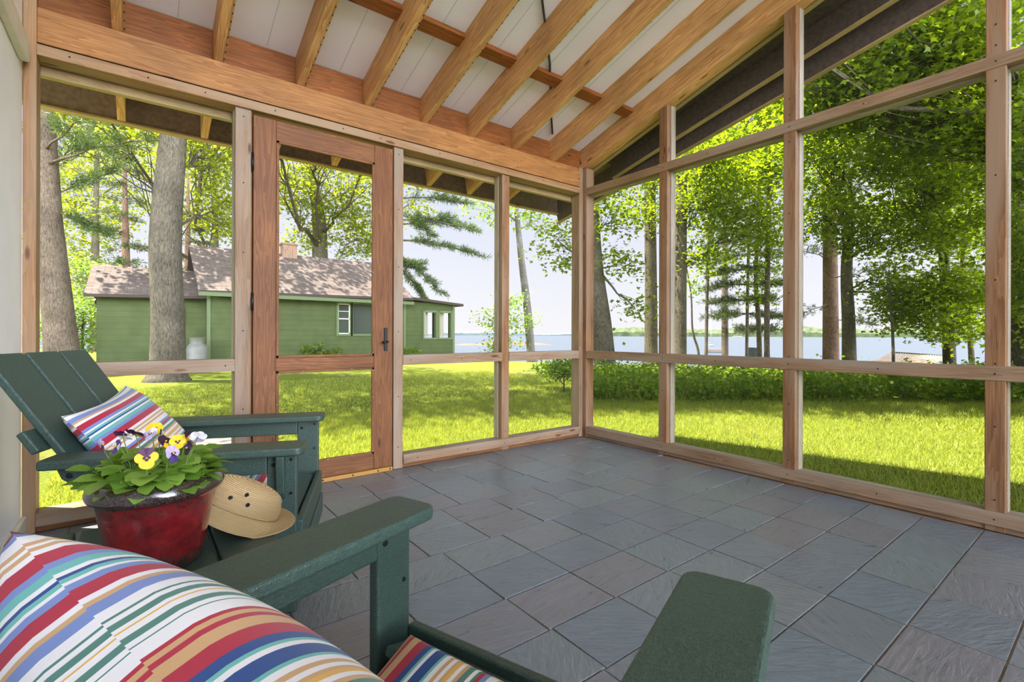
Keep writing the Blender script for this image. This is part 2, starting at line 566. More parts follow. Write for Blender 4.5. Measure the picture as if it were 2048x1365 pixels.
def mk_lawn():
    m, nt, out = new_mat('lawn')
    n = N(nt)
    tc = n.node('ShaderNodeTexCoord')
    a = n.node('ShaderNodeTexNoise', {'Vector': tc.outputs['Object'], 'Scale': 0.6, 'Detail': 5.0})
    b = n.node('ShaderNodeTexNoise', {'Vector': tc.outputs['Object'], 'Scale': 38.0, 'Detail': 6.0, 'Roughness': 0.7})
    col = n.ramp(b.outputs[0], [(0.3, (0.078, 0.105, 0.013)), (0.55, (0.205, 0.255, 0.03)), (0.75, (0.36, 0.39, 0.06))])
    dry = n.ramp(a.outputs[0], [(0.52, (0, 0, 0)), (0.72, (0.55, 0.55, 0.55))])
    col = n.mix(dry, col, (0.27, 0.22, 0.09))
    bp = n.node('ShaderNodeBump', {'Strength': 0.9, 'Distance': 0.05, 'Height': b.outputs[0]})
    bs = n.node('ShaderNodeBsdfPrincipled', {'Base Color': col, 'Roughness': 0.85, 'Specular IOR Level': 0.1, 'Normal': bp.outputs[0]})
    nt.links.new(bs.outputs[0], out.inputs[0])
    return m


M['lawn'] = mk_lawn()


def mk_water():
    m, nt, out = new_mat('lake_water')
    n = N(nt)
    tc = n.node('ShaderNodeTexCoord')
    mp = n.node('ShaderNodeMapping', {'Vector': tc.outputs['Object'], 'Rotation': (0, 0, 0.7), 'Scale': (0.25, 1.2, 1)})
    a = n.node('ShaderNodeTexNoise', {'Vector': mp.outputs[0], 'Scale': 1.2, 'Detail': 5.0})
    bp = n.node('ShaderNodeBump', {'Strength': 0.7, 'Distance': 0.25, 'Height': a.outputs[0]})
    bs = n.node('ShaderNodeBsdfPrincipled', {'Base Color': (0.055, 0.080, 0.11, 1), 'Roughness': 0.22, 'Specular IOR Level': 0.5, 'Normal': bp.outputs[0]})
    nt.links.new(bs.outputs[0], out.inputs[0])
    return m


M['water'] = mk_water()
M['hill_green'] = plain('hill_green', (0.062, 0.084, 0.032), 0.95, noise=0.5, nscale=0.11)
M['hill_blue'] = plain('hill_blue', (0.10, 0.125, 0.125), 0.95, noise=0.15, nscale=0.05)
M['beach'] = plain('beach', (0.125, 0.083, 0.060), 0.9, noise=0.25, nscale=1.5)
M['stone'] = plain('stone', (0.20, 0.18, 0.155), 0.85, noise=0.2, nscale=8)
M['paving'] = plain('paving', (0.24, 0.22, 0.195), 0.85, noise=0.12, nscale=7)
#NEXT

# ------------------------------------------------------------------ the porch shell
SL = 0.2916                       # roof slope
def rake(y):                      # underside of the rafters
    return 2.458 - SL * y

Y_END = -4.25
wb = thing('wall_back', kind='structure')
wr = thing('wall_right', kind='structure')


def nail_heads(mb_list, parent, mat):
    pass


def bar(name, lo, hi, axis, mat, parent, bev=0.003):
    return MB().box(lo, hi, axis).build(name, mat, parent, bev)


# back wall: x runs to the corner, its inner face lies on y = 0
for x0, x1, m in ((-2.803, -2.722, 'weathered'), (-1.845, -1.775, 'weathered'), (-0.919, -0.846, 'post_red')):
    bar('post', (x0, 0.004, 0.0), (x1, 0.046, 2.24), 2, M[m], wb)
    bar('screen_frame', (x0 - 0.004, 0.052, 0.0), (x1 + 0.004, 0.108, 2.24), 2, M['weathered_pale'], wb)
bar('post', (-3.66, -0.004, 0.0), (-3.614, 0.108, 2.64), 2, M['trim_tan'], wb)
bar('corner_post', (-0.045, 0.0, 0.0), (0.0, 0.10, 2.47), 2, M['weathered'], wb)
bar('corner_post', (0.0, 0.0, -0.1), (0.10, 0.10, 2.44), 2, M['weathered'], wb)
for x0, x1 in ((-3.614, -2.803), (-1.775, -0.919), (-0.846, -0.045)):
    bar('mid_rail', (x0, 0.0, 0.718), (x1, 0.09, 0.789), 0, M['weathered'], wb)
for x0, x1 in ((-3.614, -2.803), (-1.775, -0.045)):
    bar('sill', (x0, -0.012, 0.030), (x1, 0.09, 0.094), 0, M['weathered'], wb)
    bar('base_board', (x0, 0.012, 0.0), (x1, 0.09, 0.030), 0, M['door_wood'], wb)
bar('header_beam', (-3.614, 0.0, 2.290), (-0.045, 0.10, 2.455), 0, M['cedar_beam'], wb)
bar('header_gap', (-3.614, 0.012, 2.278), (-0.045, 0.09, 2.292), 0, M['dark_hole'], wb, 0)
bar('header_trim', (-3.614, -0.014, 2.226), (-0.045, 0.10, 2.278), 0, M['trim_tan'], wb)
bar('outer_trim', (-3.70, 0.112, 2.182), (0.02, 0.15, 2.46), 0, M['outer_wood'], wb)

# right wall: inner face on x = 0
for y0, y1, m in ((-0.896, -0.823, 'post_red'), (-1.823, -1.749, 'post_red'), (-2.747, -2.675, 'post_red'), (-3.675, -3.60, 'post_red')):
    p = MB().prism([(y0, 0.0), (y1, 0.0), (y1, rake(y1) + 0.03), (y0, rake(y0) + 0.03)], 0.004, 0.046, 'yz')
    MB().prism([(y0 - 0.004, 0.0), (y1 + 0.004, 0.0), (y1 + 0.004, rake(y1) + 0.02), (y0 - 0.004, rake(y0) + 0.02)], 0.052, 0.112, 'yz').build('screen_frame', M['weathered_pale'], wr, 0.003)
    # grain runs up the post
    for k, f in enumerate(p.f):
        p.uv[k] = [(p.v[i][2] + y0 * 9, p.v[i][1] + p.v[i][0]) for i in f]
    p.build('post', M[m], wr, 0.003)
bar('corner_post', (0.001, -0.045, 0.0), (0.10, -0.001, 2.46), 2, M['post_red'], wr)
for z0, z1 in ((0.714, 0.780), (2.204, 2.270), (0.030, 0.090)):
    bar('screen_frame', (0.052, Y_END, z0), (0.110, 0.0, z1), 1, M['weathered_pale'], wr)
for z0, z1, xo, nm in ((0.718, 0.789, 0.0, 'mid_rail'), (0.030, 0.094, -0.012, 'sill'), (2.212, 2.276, 0.0, 'top_rail')):
    bar(nm, (xo, Y_END, z0), (0.046, -0.045, z1), 1, M['weathered'], wr)
bar('base_board', (0.010, Y_END, 0.0), (0.09, -0.045, 0.030), 1, M['weathered'], wr)
for off, h, nm in ((0.0, 0.052, 'rake_trim'), (0.054, 0.131, 'rake_plate')):
    c = off + h / 2
    MB().beam((0.045 if off else 0.04, 0.034, rake(0.034) + c + 0.004), (0.045 if off else 0.04, Y_END, rake(Y_END) + c + 0.004), 0.10, h).build(nm, M['cedar'], wr, 0.003)

# nail heads on the trim
NAILS = MB()
def nail(p, axis, r=0.0042):
    x, y, z = p
    vs, n = [], 8
    for k in range(n):
        a = 2 * PI * k / n
        c, s = r * math.cos(a), r * math.sin(a)
        vs.append((x + c, y, z + s) if axis == 'y' else (x, y + c, z + s))
    NAILS.add(vs, [tuple(range(n))])
for x in (-3.5, -3.2, -2.95, -2.6, -2.2, -1.95, -1.5, -1.2, -0.88, -0.5, -0.15):
    nail((x, -0.0175, 2.252), 'y')
for x in (-2.762, -1.81, -0.882):
    for z in (0.15, 0.5, 0.95, 1.4, 1.8, 2.18):
        nail((x, 0.002, z), 'y')
for x in (-3.4, -2.85, -1.72, -1.3, -0.95, -0.6, -0.1):
    nail((x, -0.0015, 0.752), 'y'); nail((x + 0.05, -0.0135, 0.06), 'y')
NAILS.build('nail_head', M['dark_hole'], wb)
NAILS = MB()
for y in (-0.86, -1.786, -2.711):
    for z in (0.15, 0.5, 0.80, 1.2, 1.7, 2.15, 2.32, 2.42):
        nail((0.002, y, z), 'x')
    for z in (0.752, 2.243):
        nail((-0.0015, y, z), 'x')
    nail((-0.0135, y, 0.06), 'x')
for y in (-0.1, -0.45, -1.3, -2.25, -3.1):
    nail((-0.0015, y, 0.75), 'x'); nail((-0.0015, y + 0.07, 2.24), 'x'); nail((-0.0135, y, 0.062), 'x')
NAILS.build('nail_head', M['dark_hole'], wr)

# insect screens, one per bay
def pane(n, pts):
    o = MB().add(pts, [tuple(range(len(pts)))]).build('window_%d' % n, M['screen'], recalc=False)
    tag(o, kind='structure')
for n, (x0, x1) in enumerate(((-3.62, -2.80), (-1.778, -0.915), (-0.85, -0.02)), 1):
    pane(n, [(x0, 0.094, 0.06), (x1, 0.094, 0.06), (x1, 0.094, 2.24), (x0, 0.094, 2.24)])
for n, (y0, y1) in enumerate(((-0.83, -0.02), (-1.755, -0.89), (-2.68, -1.818), (-3.605, -2.742), (Y_END, -3.67)), 4):
    pane(n, [(0.096, y0, 0.06), (0.096, y1, 0.06), (0.096, y1, rake(y1) + 0.02), (0.096, y0, rake(y0) + 0.02)])

# screen door
dr = thing('door_1', kind='structure')
DX0, DX1 = -2.712, -1.856
bar('stile', (DX0, 0.0, 0.028), (-2.590, 0.04, 2.204), 2, M['door_wood'], dr)
bar('stile', (-1.985, 0.0, 0.028), (DX1, 0.04, 2.204), 2, M['door_wood'], dr)
bar('rail', (-2.590, 0.002, 2.084), (-1.985, 0.04, 2.204), 0, M['door_wood'], dr)
bar('rail', (-2.590, 0.002, 0.711), (-1.985, 0.04, 0.788), 0, M['door_wood'], dr)
bar('rail', (-2.590, 0.002, 0.028), (-1.985, 0.04, 0.130), 0, M['door_wood'], dr)
bar('jamb', (-2.722, 0.02, 0.0), (DX0 - 0.002, 0.10, 2.226), 2, M['door_wood'], dr)
bar('jamb', (DX1 + 0.002, 0.02, 0.0), (-1.845, 0.10, 2.226), 2, M['door_wood'], dr)
bar('threshold', (DX0, -0.012, 0.0), (DX1, 0.10, 0.026), 0, M['threshold_brass'], dr)
TK = MB()
for z0, z1 in ((0.130, 0.711), (0.788, 2.084)):
    mo = MB()
    e = 0.016
    mo.box((-2.590, -0.004, z0), (-2.590 + e, 0.012, z1), 2)
    mo.box((-1.985 - e, -0.004, z0), (-1.985, 0.012, z1), 2)
    mo.box((-2.590, -0.004, z0), (-1.985, 0.012, z0 + e), 0)
    mo.box((-2.590, -0.004, z1 - e), (-1.985, 0.012, z1), 0)
    mo.build('screen_moulding', M['door_wood'], dr, 0.002)
    MB().add([(-2.59, 0.02, z0), (-1.985, 0.02, z0), (-1.985, 0.02, z1), (-2.59, 0.02, z1)], [(0, 1, 2, 3)]).build('screen', M['screen'], dr, recalc=False)
    k = int((z1 - z0) / 0.17)
    for i in range(k + 1):
        z = z0 + 0.02 + (z1 - z0 - 0.04) * i / k
        for x in (-2.582, -1.993):
            TK.lathe([(0.0, 0.004), (0.0035, 0.003), (0.0048, 0.0)], 8, (0, 0, 0))
            for q in range(len(TK.v) - 24, len(TK.v)):
                vx, vy, vz = TK.v[q]
                TK.v[q] = (x + vx, -0.004 - vz, z + vy)
    for i in range(1, 4):
        x = -2.59 + 0.605 * i / 4
        for z in (z0 + 0.008, z1 - 0.008):
            TK.lathe([(0.0, 0.004), (0.0035, 0.003), (0.0048, 0.0)], 8, (0, 0, 0))
            for q in range(len(TK.v) - 24, len(TK.v)):
                vx, vy, vz = TK.v[q]
                TK.v[q] = (x + vx, -0.004 - vz, z + vy)
tk = TK.build('screen_tack', M['steel'], dr)
h = MB().box((-1.917, -0.010, 0.820), (-1.894, 0.002, 0.976), 2).build('handle_plate', M['black_metal'], dr, 0.002)
lv = MB().tube([(-1.905, -0.008, 0.882), (-1.905, -0.045, 0.882)], 0.006, 10)
lv.tube([(-1.903, -0.045, 0.882), (-1.925, -0.047, 0.880), (-1.945, -0.045, 0.878)], [0.006, 0.0075, 0.009], 10)
lv.build('door_handle', M['black_metal'], h)
for z in (0.42, 1.12, 1.93):
    MB().tube([(-2.717, -0.008, z - 0.05), (-2.717, -0.008, z + 0.05)], 0.007, 8).build('hinge', M['black_metal'], dr)
TB = MB()
for x in (-2.60, -2.32, -2.13, -1.96, -1.875):
    TB.box((x - 0.004, -0.0135, 0.008), (x + 0.004, -0.011, 0.020), 2)
TB.build('screw_head', M['dark_hole'], dr)

# ceiling: rafters, frieze blocks, mid blocks, white panels, outside the brown soffit and the splayed verge
ce = thing('ceiling', kind='structure')
RX = [-3.325, -2.89, -2.455, -2.03, -1.61, -1.205, -0.785, -0.36]
RH, RW = 0.185, 0.042
co = math.sqrt(1 + SL * SL)
def zc(y, off):       # height of a line parallel to the roof, off metres (square to the slope) above the rafters' underside
    return rake(y) + off * co
for x in RX:
    MB().beam((x, 0.74, zc(0.74, RH / 2)), (x, Y_END, zc(Y_END, RH / 2)), RW, RH).build('rafter', M['cedar'], ce, 0.003)
    MB().beam((x + RW / 2 + 0.007, 0.03, zc(0.03, 0.016)), (x + RW / 2 + 0.007, Y_END, zc(Y_END, 0.016)), 0.010, 0.008).build('vent_strip', M['cedar'], ce)
    vd = MB()
    y = 0.0
    while y > -3.0:
        vd.beam((x + RW / 2 + 0.0085, y, zc(y, 0.012)), (x + RW / 2 + 0.0085, y - 0.011, zc(y - 0.011, 0.012)), 0.006, 0.003)
        y -= 0.052
    vd.build('vent_slot', M['grille'], ce)
edges = [-3.66] + RX + [0.0]
for i in range(len(edges) - 1):
    a = edges[i] + (RW / 2 if i else 0)
    b = edges[i + 1] - (RW / 2 if i < len(edges) - 2 else -0.02)
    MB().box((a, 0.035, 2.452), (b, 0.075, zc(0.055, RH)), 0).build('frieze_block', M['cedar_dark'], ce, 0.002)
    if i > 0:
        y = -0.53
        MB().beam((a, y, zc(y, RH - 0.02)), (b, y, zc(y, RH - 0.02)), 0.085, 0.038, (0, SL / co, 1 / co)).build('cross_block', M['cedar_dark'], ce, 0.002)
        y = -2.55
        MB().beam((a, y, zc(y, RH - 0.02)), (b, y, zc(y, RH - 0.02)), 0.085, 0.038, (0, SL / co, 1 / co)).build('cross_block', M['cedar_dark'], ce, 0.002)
def slab(name, pts, off0, off1, mat):
    """roof slab between two offsets over an xy polygon"""
    n = len(pts)
    vs = [(x, y, zc(y, off0)) for x, y in pts] + [(x, y, zc(y, off1)) for x, y in pts]
    fs = [tuple(range(n)), tuple(range(2 * n - 1, n - 1, -1))] + [(i, n + i, n + (i + 1) % n, (i + 1) % n) for i in range(n)]
    return MB().add(vs, fs).build(name, mat, ce)
slab('ceiling_panel', [(-3.76, 0.075), (0.0, 0.075), (0.0, Y_END), (-3.76, Y_END)], RH, RH + 0.012, M['panel'])
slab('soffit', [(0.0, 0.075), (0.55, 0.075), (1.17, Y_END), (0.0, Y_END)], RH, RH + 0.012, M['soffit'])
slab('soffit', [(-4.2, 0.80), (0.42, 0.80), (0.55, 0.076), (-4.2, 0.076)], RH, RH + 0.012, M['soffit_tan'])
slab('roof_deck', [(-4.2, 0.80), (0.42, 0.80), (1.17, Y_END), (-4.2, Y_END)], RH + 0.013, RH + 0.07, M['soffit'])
for i in range(1, len(edges) - 1):
    x = (edges[i] + edges[i + 1]) / 2 + 0.035
    for dx in (0.0,):
        MB().beam((x + dx, 0.03, zc(0.03, RH - 0.0008)), (x + dx, Y_END, zc(Y_END, RH - 0.0008)), 0.003, 0.0016).build('panel_seam', M['seam'], ce)
ck = MB().tube([(-0.429, -0.055, zc(-0.055, RH - 0.008)), (-0.70, -0.33, zc(-0.33, RH - 0.008)), (-0.966, -0.618, zc(-0.618, RH - 0.008)), (-1.33, -0.954, zc(-0.954, RH - 0.008)), (-1.62, -1.25, zc(-1.25, RH - 0.008))], 0.007, 8)
ck.build('cable', M['grille'], ce)
# eave fascia and splayed verge rafters outside
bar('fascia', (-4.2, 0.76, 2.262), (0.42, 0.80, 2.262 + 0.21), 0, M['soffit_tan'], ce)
bar('fascia_edge', (-4.2, 0.74, 2.248), (0.42, 0.80, 2.262), 0, M['outer_wood'], ce)
MB().beam((0.40, 0.78, zc(0.78, 0.05)), (1.15, Y_END, zc(Y_END, 0.05)), 0.04, 0.24).build('verge_rafter', M['soffit'], ce)
MB().beam((0.40, 0.78, zc(0.78, -0.072)), (1.15, Y_END, zc(Y_END, -0.072)), 0.042, 0.012).build('verge_edge', M['outer_wood'], ce)
MB().beam((0.42, 0.0, zc(0.0, 0.09)), (0.80, Y_END, zc(Y_END, 0.09)), 0.04, 0.17).build('verge_rafter', M['soffit'], ce)
MB().beam((0.42, 0.0, zc(0.0, 0.002)), (0.80, Y_END, zc(Y_END, 0.002)), 0.042, 0.012).build('verge_edge', M['outer_wood'], ce)
MB().beam((0.13, 0.12, zc(0.12, 0.09)), (0.13, Y_END, zc(Y_END, 0.09)), 0.04, 0.17).build('verge_rafter', M['outer_wood'], ce)

# white house wall on the left, its batten and base
wl = thing('wall_left', kind='structure')
MB().prism([(0.0, -0.15), (0.0, zc(0.0, RH) - 0.002), (Y_END, zc(Y_END, RH) - 0.002), (Y_END, -0.15)], -3.78, -3.662, 'yz').build('wall_board', M['white_wall'], wl)
bt = MB().prism([(-0.035, 2.17), (-0.035, 2.225), (-0.07, 2.262), (Y_END, 2.262), (Y_END, 2.15), (-0.10, 2.15)], -3.662, -3.632, 'yz').build('batten', M['white_trim'], wl, 0.008, 3)
bar('baseboard_strip', (-3.662, Y_END, 0.0), (-3.642, -0.005, 0.09), 1, M['white_trim'], wl, 0.006)

# house main block, plus an unseen wing added to keep light off the lawn
hs = thing('house_and_blocker', kind='structure')
MB().box((-11.0, -9.5, -0.3), (-3.79, -0.03, 3.2), 0).build('main_block', M['white_wall'], hs)
MB().prism([(-0.03 + 0.5, 3.2), (-4.75, 5.4), (-9.5 - 0.5, 3.2)], -11.3, -4.3, 'yz').build('main_roof', M['soffit'], hs)
M['blocker_green'] = plain('blocker_green', (0.06, 0.08, 0.04), 0.8)
MB().box((0.35, -9.5, -0.3), (14.0, -5.2, 4.2), 0).build('wing', M['blocker_green'], hs)  # added blocker, cuts the low sky fill reaching the lawn
MB().prism([(-4.7, 4.2), (-7.35, 6.2), (-10.0, 4.2)], 0.1, 14.3, 'yz').build('wing_roof', M['soffit'], hs)  # roof of the added blocker

# slate floor: one mesh, tiles laid with small irregularities
fl = thing('floor', kind='structure')
MB().box((-3.78, Y_END, -0.30), (0.10, 0.11, -0.006), 0).build('grout_bed', M['grout'], fl)
tl = MB()
PYT, PXT = 0.2265, 0.3125
rows = int(4.4 / PYT)
for r in range(rows):
    y1 = -2.677 + (12 - r) * PYT
    y0 = y1 - PYT
    far = y0 > -1.4
    ox = random.uniform(-0.09, 0.09) if far else random.uniform(-0.008, 0.008)
    xs = []
    k = -1
    while True:
        x = -0.325 - PXT * k + ox + (random.uniform(-0.02, 0.02) if far else random.uniform(-0.004, 0.004))
        xs.append(x)
        k += 1
        if x < -3.7: break
    for i in range(len(xs) - 1):
        xa, xb = xs[i + 1], xs[i]
        g = 0.0028
        xa, xb = max(xa + g, -3.66), min(xb - g, 0.005)
        ya, yb = max(y0 + g, Y_END), min(y1 - g, 0.008)
        if xb - xa < 0.02 or yb - ya < 0.02: continue
        e = 0.0014
        z = [random.uniform(-0.0022, 0.001) for _ in range(4)]
        vs = [(xa, ya, -0.02), (xb, ya, -0.02), (xb, yb, -0.02), (xa, yb, -0.02)]
        vs += [(xa, ya, z[0] - e * .7), (xb, ya, z[1] - e * .7), (xb, yb, z[2] - e * .7), (xa, yb, z[3] - e * .7)]
        vs += [(xa + e, ya + e, z[0]), (xb - e, ya + e, z[1]), (xb - e, yb - e, z[2]), (xa + e, yb - e, z[3])]
        fs = [(0, 1, 5, 4), (1, 2, 6, 5), (2, 3, 7, 6), (3, 0, 4, 7), (4, 5, 9, 8), (5, 6, 10, 9), (6, 7, 11, 10), (7, 4, 8, 11), (8, 9, 10, 11)]
        tl.add(vs, fs)
tl.build('slate_tiling', M['slate'], fl, recalc=False)

# ------------------------------------------------------------------ ground, water, far shore
def grid(name, x0, x1, y0, y1, nx, ny, fz, mat):
    xs, ys = np.linspace(x0, x1, nx), np.linspace(y0, y1, ny)
    v = [(x, y, fz(x, y)) for y in ys for x in xs]
    f = [(j * nx + i, j * nx + i + 1, (j + 1) * nx + i + 1, (j + 1) * nx + i) for j in range(ny - 1) for i in range(nx - 1)]
    return MB().add(v, f, None, 0, True).build(name, mat)
tag(grid('lawn', -45, 60, -30, 75, 70, 70, lambda x, y: ground_z(x, y) - 0.012, M['lawn']), kind='structure')
bs = MB()
pts = []
for i in range(60):                                     # strip of pale shingle along the waterline
    t = -30 + i * 2.0
    cx, cy = 0.80 * 25.3 / 0.8425 - 0.49 * t, 0.45 * 25.3 / 0.8425 + 0.87 * t
    pts.append((cx, cy))
v, f = [], []
for i, (x, y) in enumerate(pts):
    for k, s in enumerate((-2.6, 2.6)):
        xx, yy = x + 0.87 * s, y + 0.49 * s
        v.append((xx, yy, ground_z(xx, yy) + (0.03 if k == 0 else 0.10)))
for i in range(len(pts) - 1):
    f.append((2 * i, 2 * i + 1, 2 * i + 3, 2 * i + 2))
tag(bs.add(v, f, None, 0, True).build('beach', M['beach']), kind='structure')
WATER_Z = -1.12
tag(MB().add([(-400, 10, WATER_Z), (1800, -1500, WATER_Z), (2600, 900, WATER_Z), (900, 2600, WATER_Z), (-900, 1800, WATER_Z)], [(0, 1, 2, 3, 4)]).build('lake', M['water']), kind='structure')


def hill(name, px0, px1, d0, d1, hfun, mat, thick=90):
    mb = MB()
    n = int(abs(px1 - px0) / 3)
    v, f = [], []
    for i in range(n + 1):
        t = i / n
        px = px0 + (px1 - px0) * t
        d = d0 + (d1 - d0) * t
        a = at(px, HY, d)
        b = at(px, HY, d + thick)
        h = hfun(px)
        for q, (p, z) in enumerate(((a, WATER_Z - 0.5), (a, WATER_Z + h * 0.45), (a.lerp(b, 0.25), WATER_Z + h * 0.9), (a.lerp(b, 0.6), WATER_Z + h), (b, WATER_Z - 0.5))):
            v.append((p.x, p.y, z + (random.uniform(-0.07, 0.07) * h if 0 < q < 4 else 0)))
    for i in range(n):
        for q in range(4):
            f.append((i * 5 + q, (i + 1) * 5 + q, (i + 1) * 5 + q + 1, i * 5 + q + 1))
    tag(mb.add(v, f, None, 0, False).build(name, mat), kind='structure')
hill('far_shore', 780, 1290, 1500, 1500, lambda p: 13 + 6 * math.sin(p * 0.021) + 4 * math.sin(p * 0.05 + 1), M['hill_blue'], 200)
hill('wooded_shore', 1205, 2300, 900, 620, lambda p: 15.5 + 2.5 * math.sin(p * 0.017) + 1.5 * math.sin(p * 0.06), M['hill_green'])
#NEXT

# ------------------------------------------------------------------ furniture
STRIPES = [  # (relative width, colour)
    ('r', .8), ('p', 1.4), ('w', 2.2), ('t', 1.0), ('w', .9), ('t', 1.0), ('w', 1.3), ('r', 3.0), ('p', 1.5), ('q', 2.0), ('w', 1.0), ('n', .7), ('q', .9), ('w', 1.0), ('p', 1.3), ('r', 3.0),
    ('w', 1.1), ('t', 1.1), ('p', 2.3), ('w', 2.2), ('g', .35), ('w', 1.0), ('g', 1.3), ('w', .9), ('y', .4), ('w', 1.0), ('g', 1.4), ('w', .9), ('g', .35), ('w', 2.6),
    ('r', .8), ('t', 1.0), ('r', .9), ('t', 2.4), ('r', 2.8), ('n', 1.8), ('q', .8), ('w', .9), ('n', 2.8), ('q', .8), ('w', 1.3), ('t', 1.0), ('w', 1.2), ('t', .6), ('y', 1.0), ('w', 1.1), ('t', 1.1),
    ('g', 1.6), ('w', .8), ('g', 1.0)]
SCOL = {'w': (0.80, 0.77, 0.76), 't': (0.60, 0.36, 0.17), 'r': (0.43, 0.03, 0.055), 'p': (0.19, 0.26, 0.52), 'q': (0.16, 0.46, 0.41), 'n': (0.03, 0.075, 0.24), 'g': (0.09, 0.22, 0.17), 'y': (0.74, 0.42, 0.09)}


def mk_stripes(name, rep, phase=0.0, along='x'):
    m, nt, out = new_mat(name)
    n = N(nt)
    uv = n.node('ShaderNodeUVMap', uv_map='UVMap')
    sp = n.node('ShaderNodeSeparateXYZ', {0: uv.outputs[0]})
    f = n.math('FRACT', n.math('ADD', n.math('MULTIPLY', sp.outputs['X' if along == 'x' else 'Y'], rep), phase))
    tot = sum(w for _, w in STRIPES)
    acc, stops = 0.0, []
    for c, w in STRIPES:
        stops.append((acc / tot, SCOL[c]))
        acc += w
    h = len(stops) // 2
    split = stops[h][0]
    r1 = n.ramp(f, stops[:h], 'CONSTANT')
    r2 = n.ramp(f, stops[h:], 'CONSTANT')
    col = n.mix(n.math('GREATER_THAN', f, split - 1e-5), r1, r2)
    wv = n.node('ShaderNodeMapping', {'Vector': uv.outputs[0], 'Scale': (520, 520, 1), 'Rotation': (0, 0, 0.7)})
    tw = n.node('ShaderNodeTexWave', {'Vector': wv.outputs[0], 'Scale': 0.32, 'Distortion': 0.6})
    b = n.node('ShaderNodeBump', {'Strength': 0.25, 'Distance': 0.0006, 'Height': tw.outputs[1]})
    bs = n.node('ShaderNodeBsdfPrincipled', {'Base Color': col, 'Roughness': 0.9, 'Specular IOR Level': 0.15, 'Sheen Weight': 0.15, 'Normal': b.outputs[0]})
    nt.links.new(bs.outputs[0], out.inputs[0])
    return m


M['stripe_near'] = mk_stripes('stripe_near', -1.36, 1.36, 'x')
M['stripe_far'] = mk_stripes('stripe_far', 1.05, 0.42, 'y')
M['stripe_seat'] = mk_stripes('stripe_seat', 1.0, 0.62, 'x')
M['stripe_seat_far'] = mk_stripes('stripe_seat_far', 1.0, 0.5, 'x')


def pillow(name, w, h, t, mat, n=26, pinch=0.10, shear=0.0, edge=0.0):
    """cushion in its own xy plane, z = thickness; two seamed panels, soft corners drawn out to points"""
    mb = MB()
    vs, fs, us = [], [], []
    def P(i, j, side):
        a, b = -1 + 2 * i / n, -1 + 2 * j / n
        x = a * (1 - pinch * (1 - b * b) * abs(a) ** 3)
        y = b * (1 - pinch * (1 - a * a) * abs(b) ** 3)
        e = (1 - abs(a) ** 2.3) * (1 - abs(b) ** 2.3)
        z = t * (max(e, 0) ** 0.47) + edge
        wr = 0.05 * t * math.sin(7 * a + 3 * b) * math.sin(5 * b - 2 * a) * (1 - e)
        return (x * w / 2, y * h / 2, side * (z + wr * (1 if e > 0 else 0)))
    for side in (1, -1):
        b0 = len(vs)
        for j in range(n + 1):
            for i in range(n + 1):
                vs.append(P(i, j, side))
        for j in range(n):
            for i in range(n):
                q = [b0 + j * (n + 1) + i, b0 + j * (n + 1) + i + 1, b0 + (j + 1) * (n + 1) + i + 1, b0 + (j + 1) * (n + 1) + i]
                uv = [(i / n, j / n), ((i + 1) / n, j / n), ((i + 1) / n, (j + 1) / n), (i / n, (j + 1) / n)]
                if side < 0:
                    q, uv = q[::-1], [(u + shear, v + shear) for u, v in uv[::-1]]
                fs.append(tuple(q)); us.append(uv)
    if edge > 0:
        m1 = (n + 1) ** 2
        ring = [i for i in range(n + 1)] + [j * (n + 1) + n for j in range(1, n + 1)] + [n * (n + 1) + i for i in range(n - 1, -1, -1)] + [j * (n + 1) for j in range(n - 1, 0, -1)]
        for k in range(len(ring)):
            a, b = ring[k], ring[(k + 1) % len(ring)]
            fs.append((a, b, m1 + b, m1 + a)[::-1])
            ua, ub = vs[a], vs[b]
            us.append([((ua[0] / w + .5), (ua[1] / h + .5)), ((ub[0] / w + .5), (ub[1] / h + .5)), ((ub[0] / w + .5), (ub[1] / h + .5)), ((ua[0] / w + .5), (ua[1] / h + .5))][::-1])
    mb.add(vs, fs, us, 0, True)
    o = mb.build(name, mat, recalc=False)
    return o


def arm_poly(x0, x1, y0, y1, rf, rb, n=6):
    """plan of an arm rest: rounded front corners (x1) and small back ones"""
    pts = []
    for cx, cy, r, a0 in ((x1 - rf, y1 - rf, rf, 0), (x0 + rb, y1 - rb, rb, PI / 2), (x0 + rb, y0 + rb, rb, PI), (x1 - rf, y0 + rf, rf, 1.5 * PI)):
        for k in range(n + 1):
            a = a0 + PI / 2 * k / n
            pts.append((cx + r * math.cos(a), cy + r * math.sin(a)))
    return pts


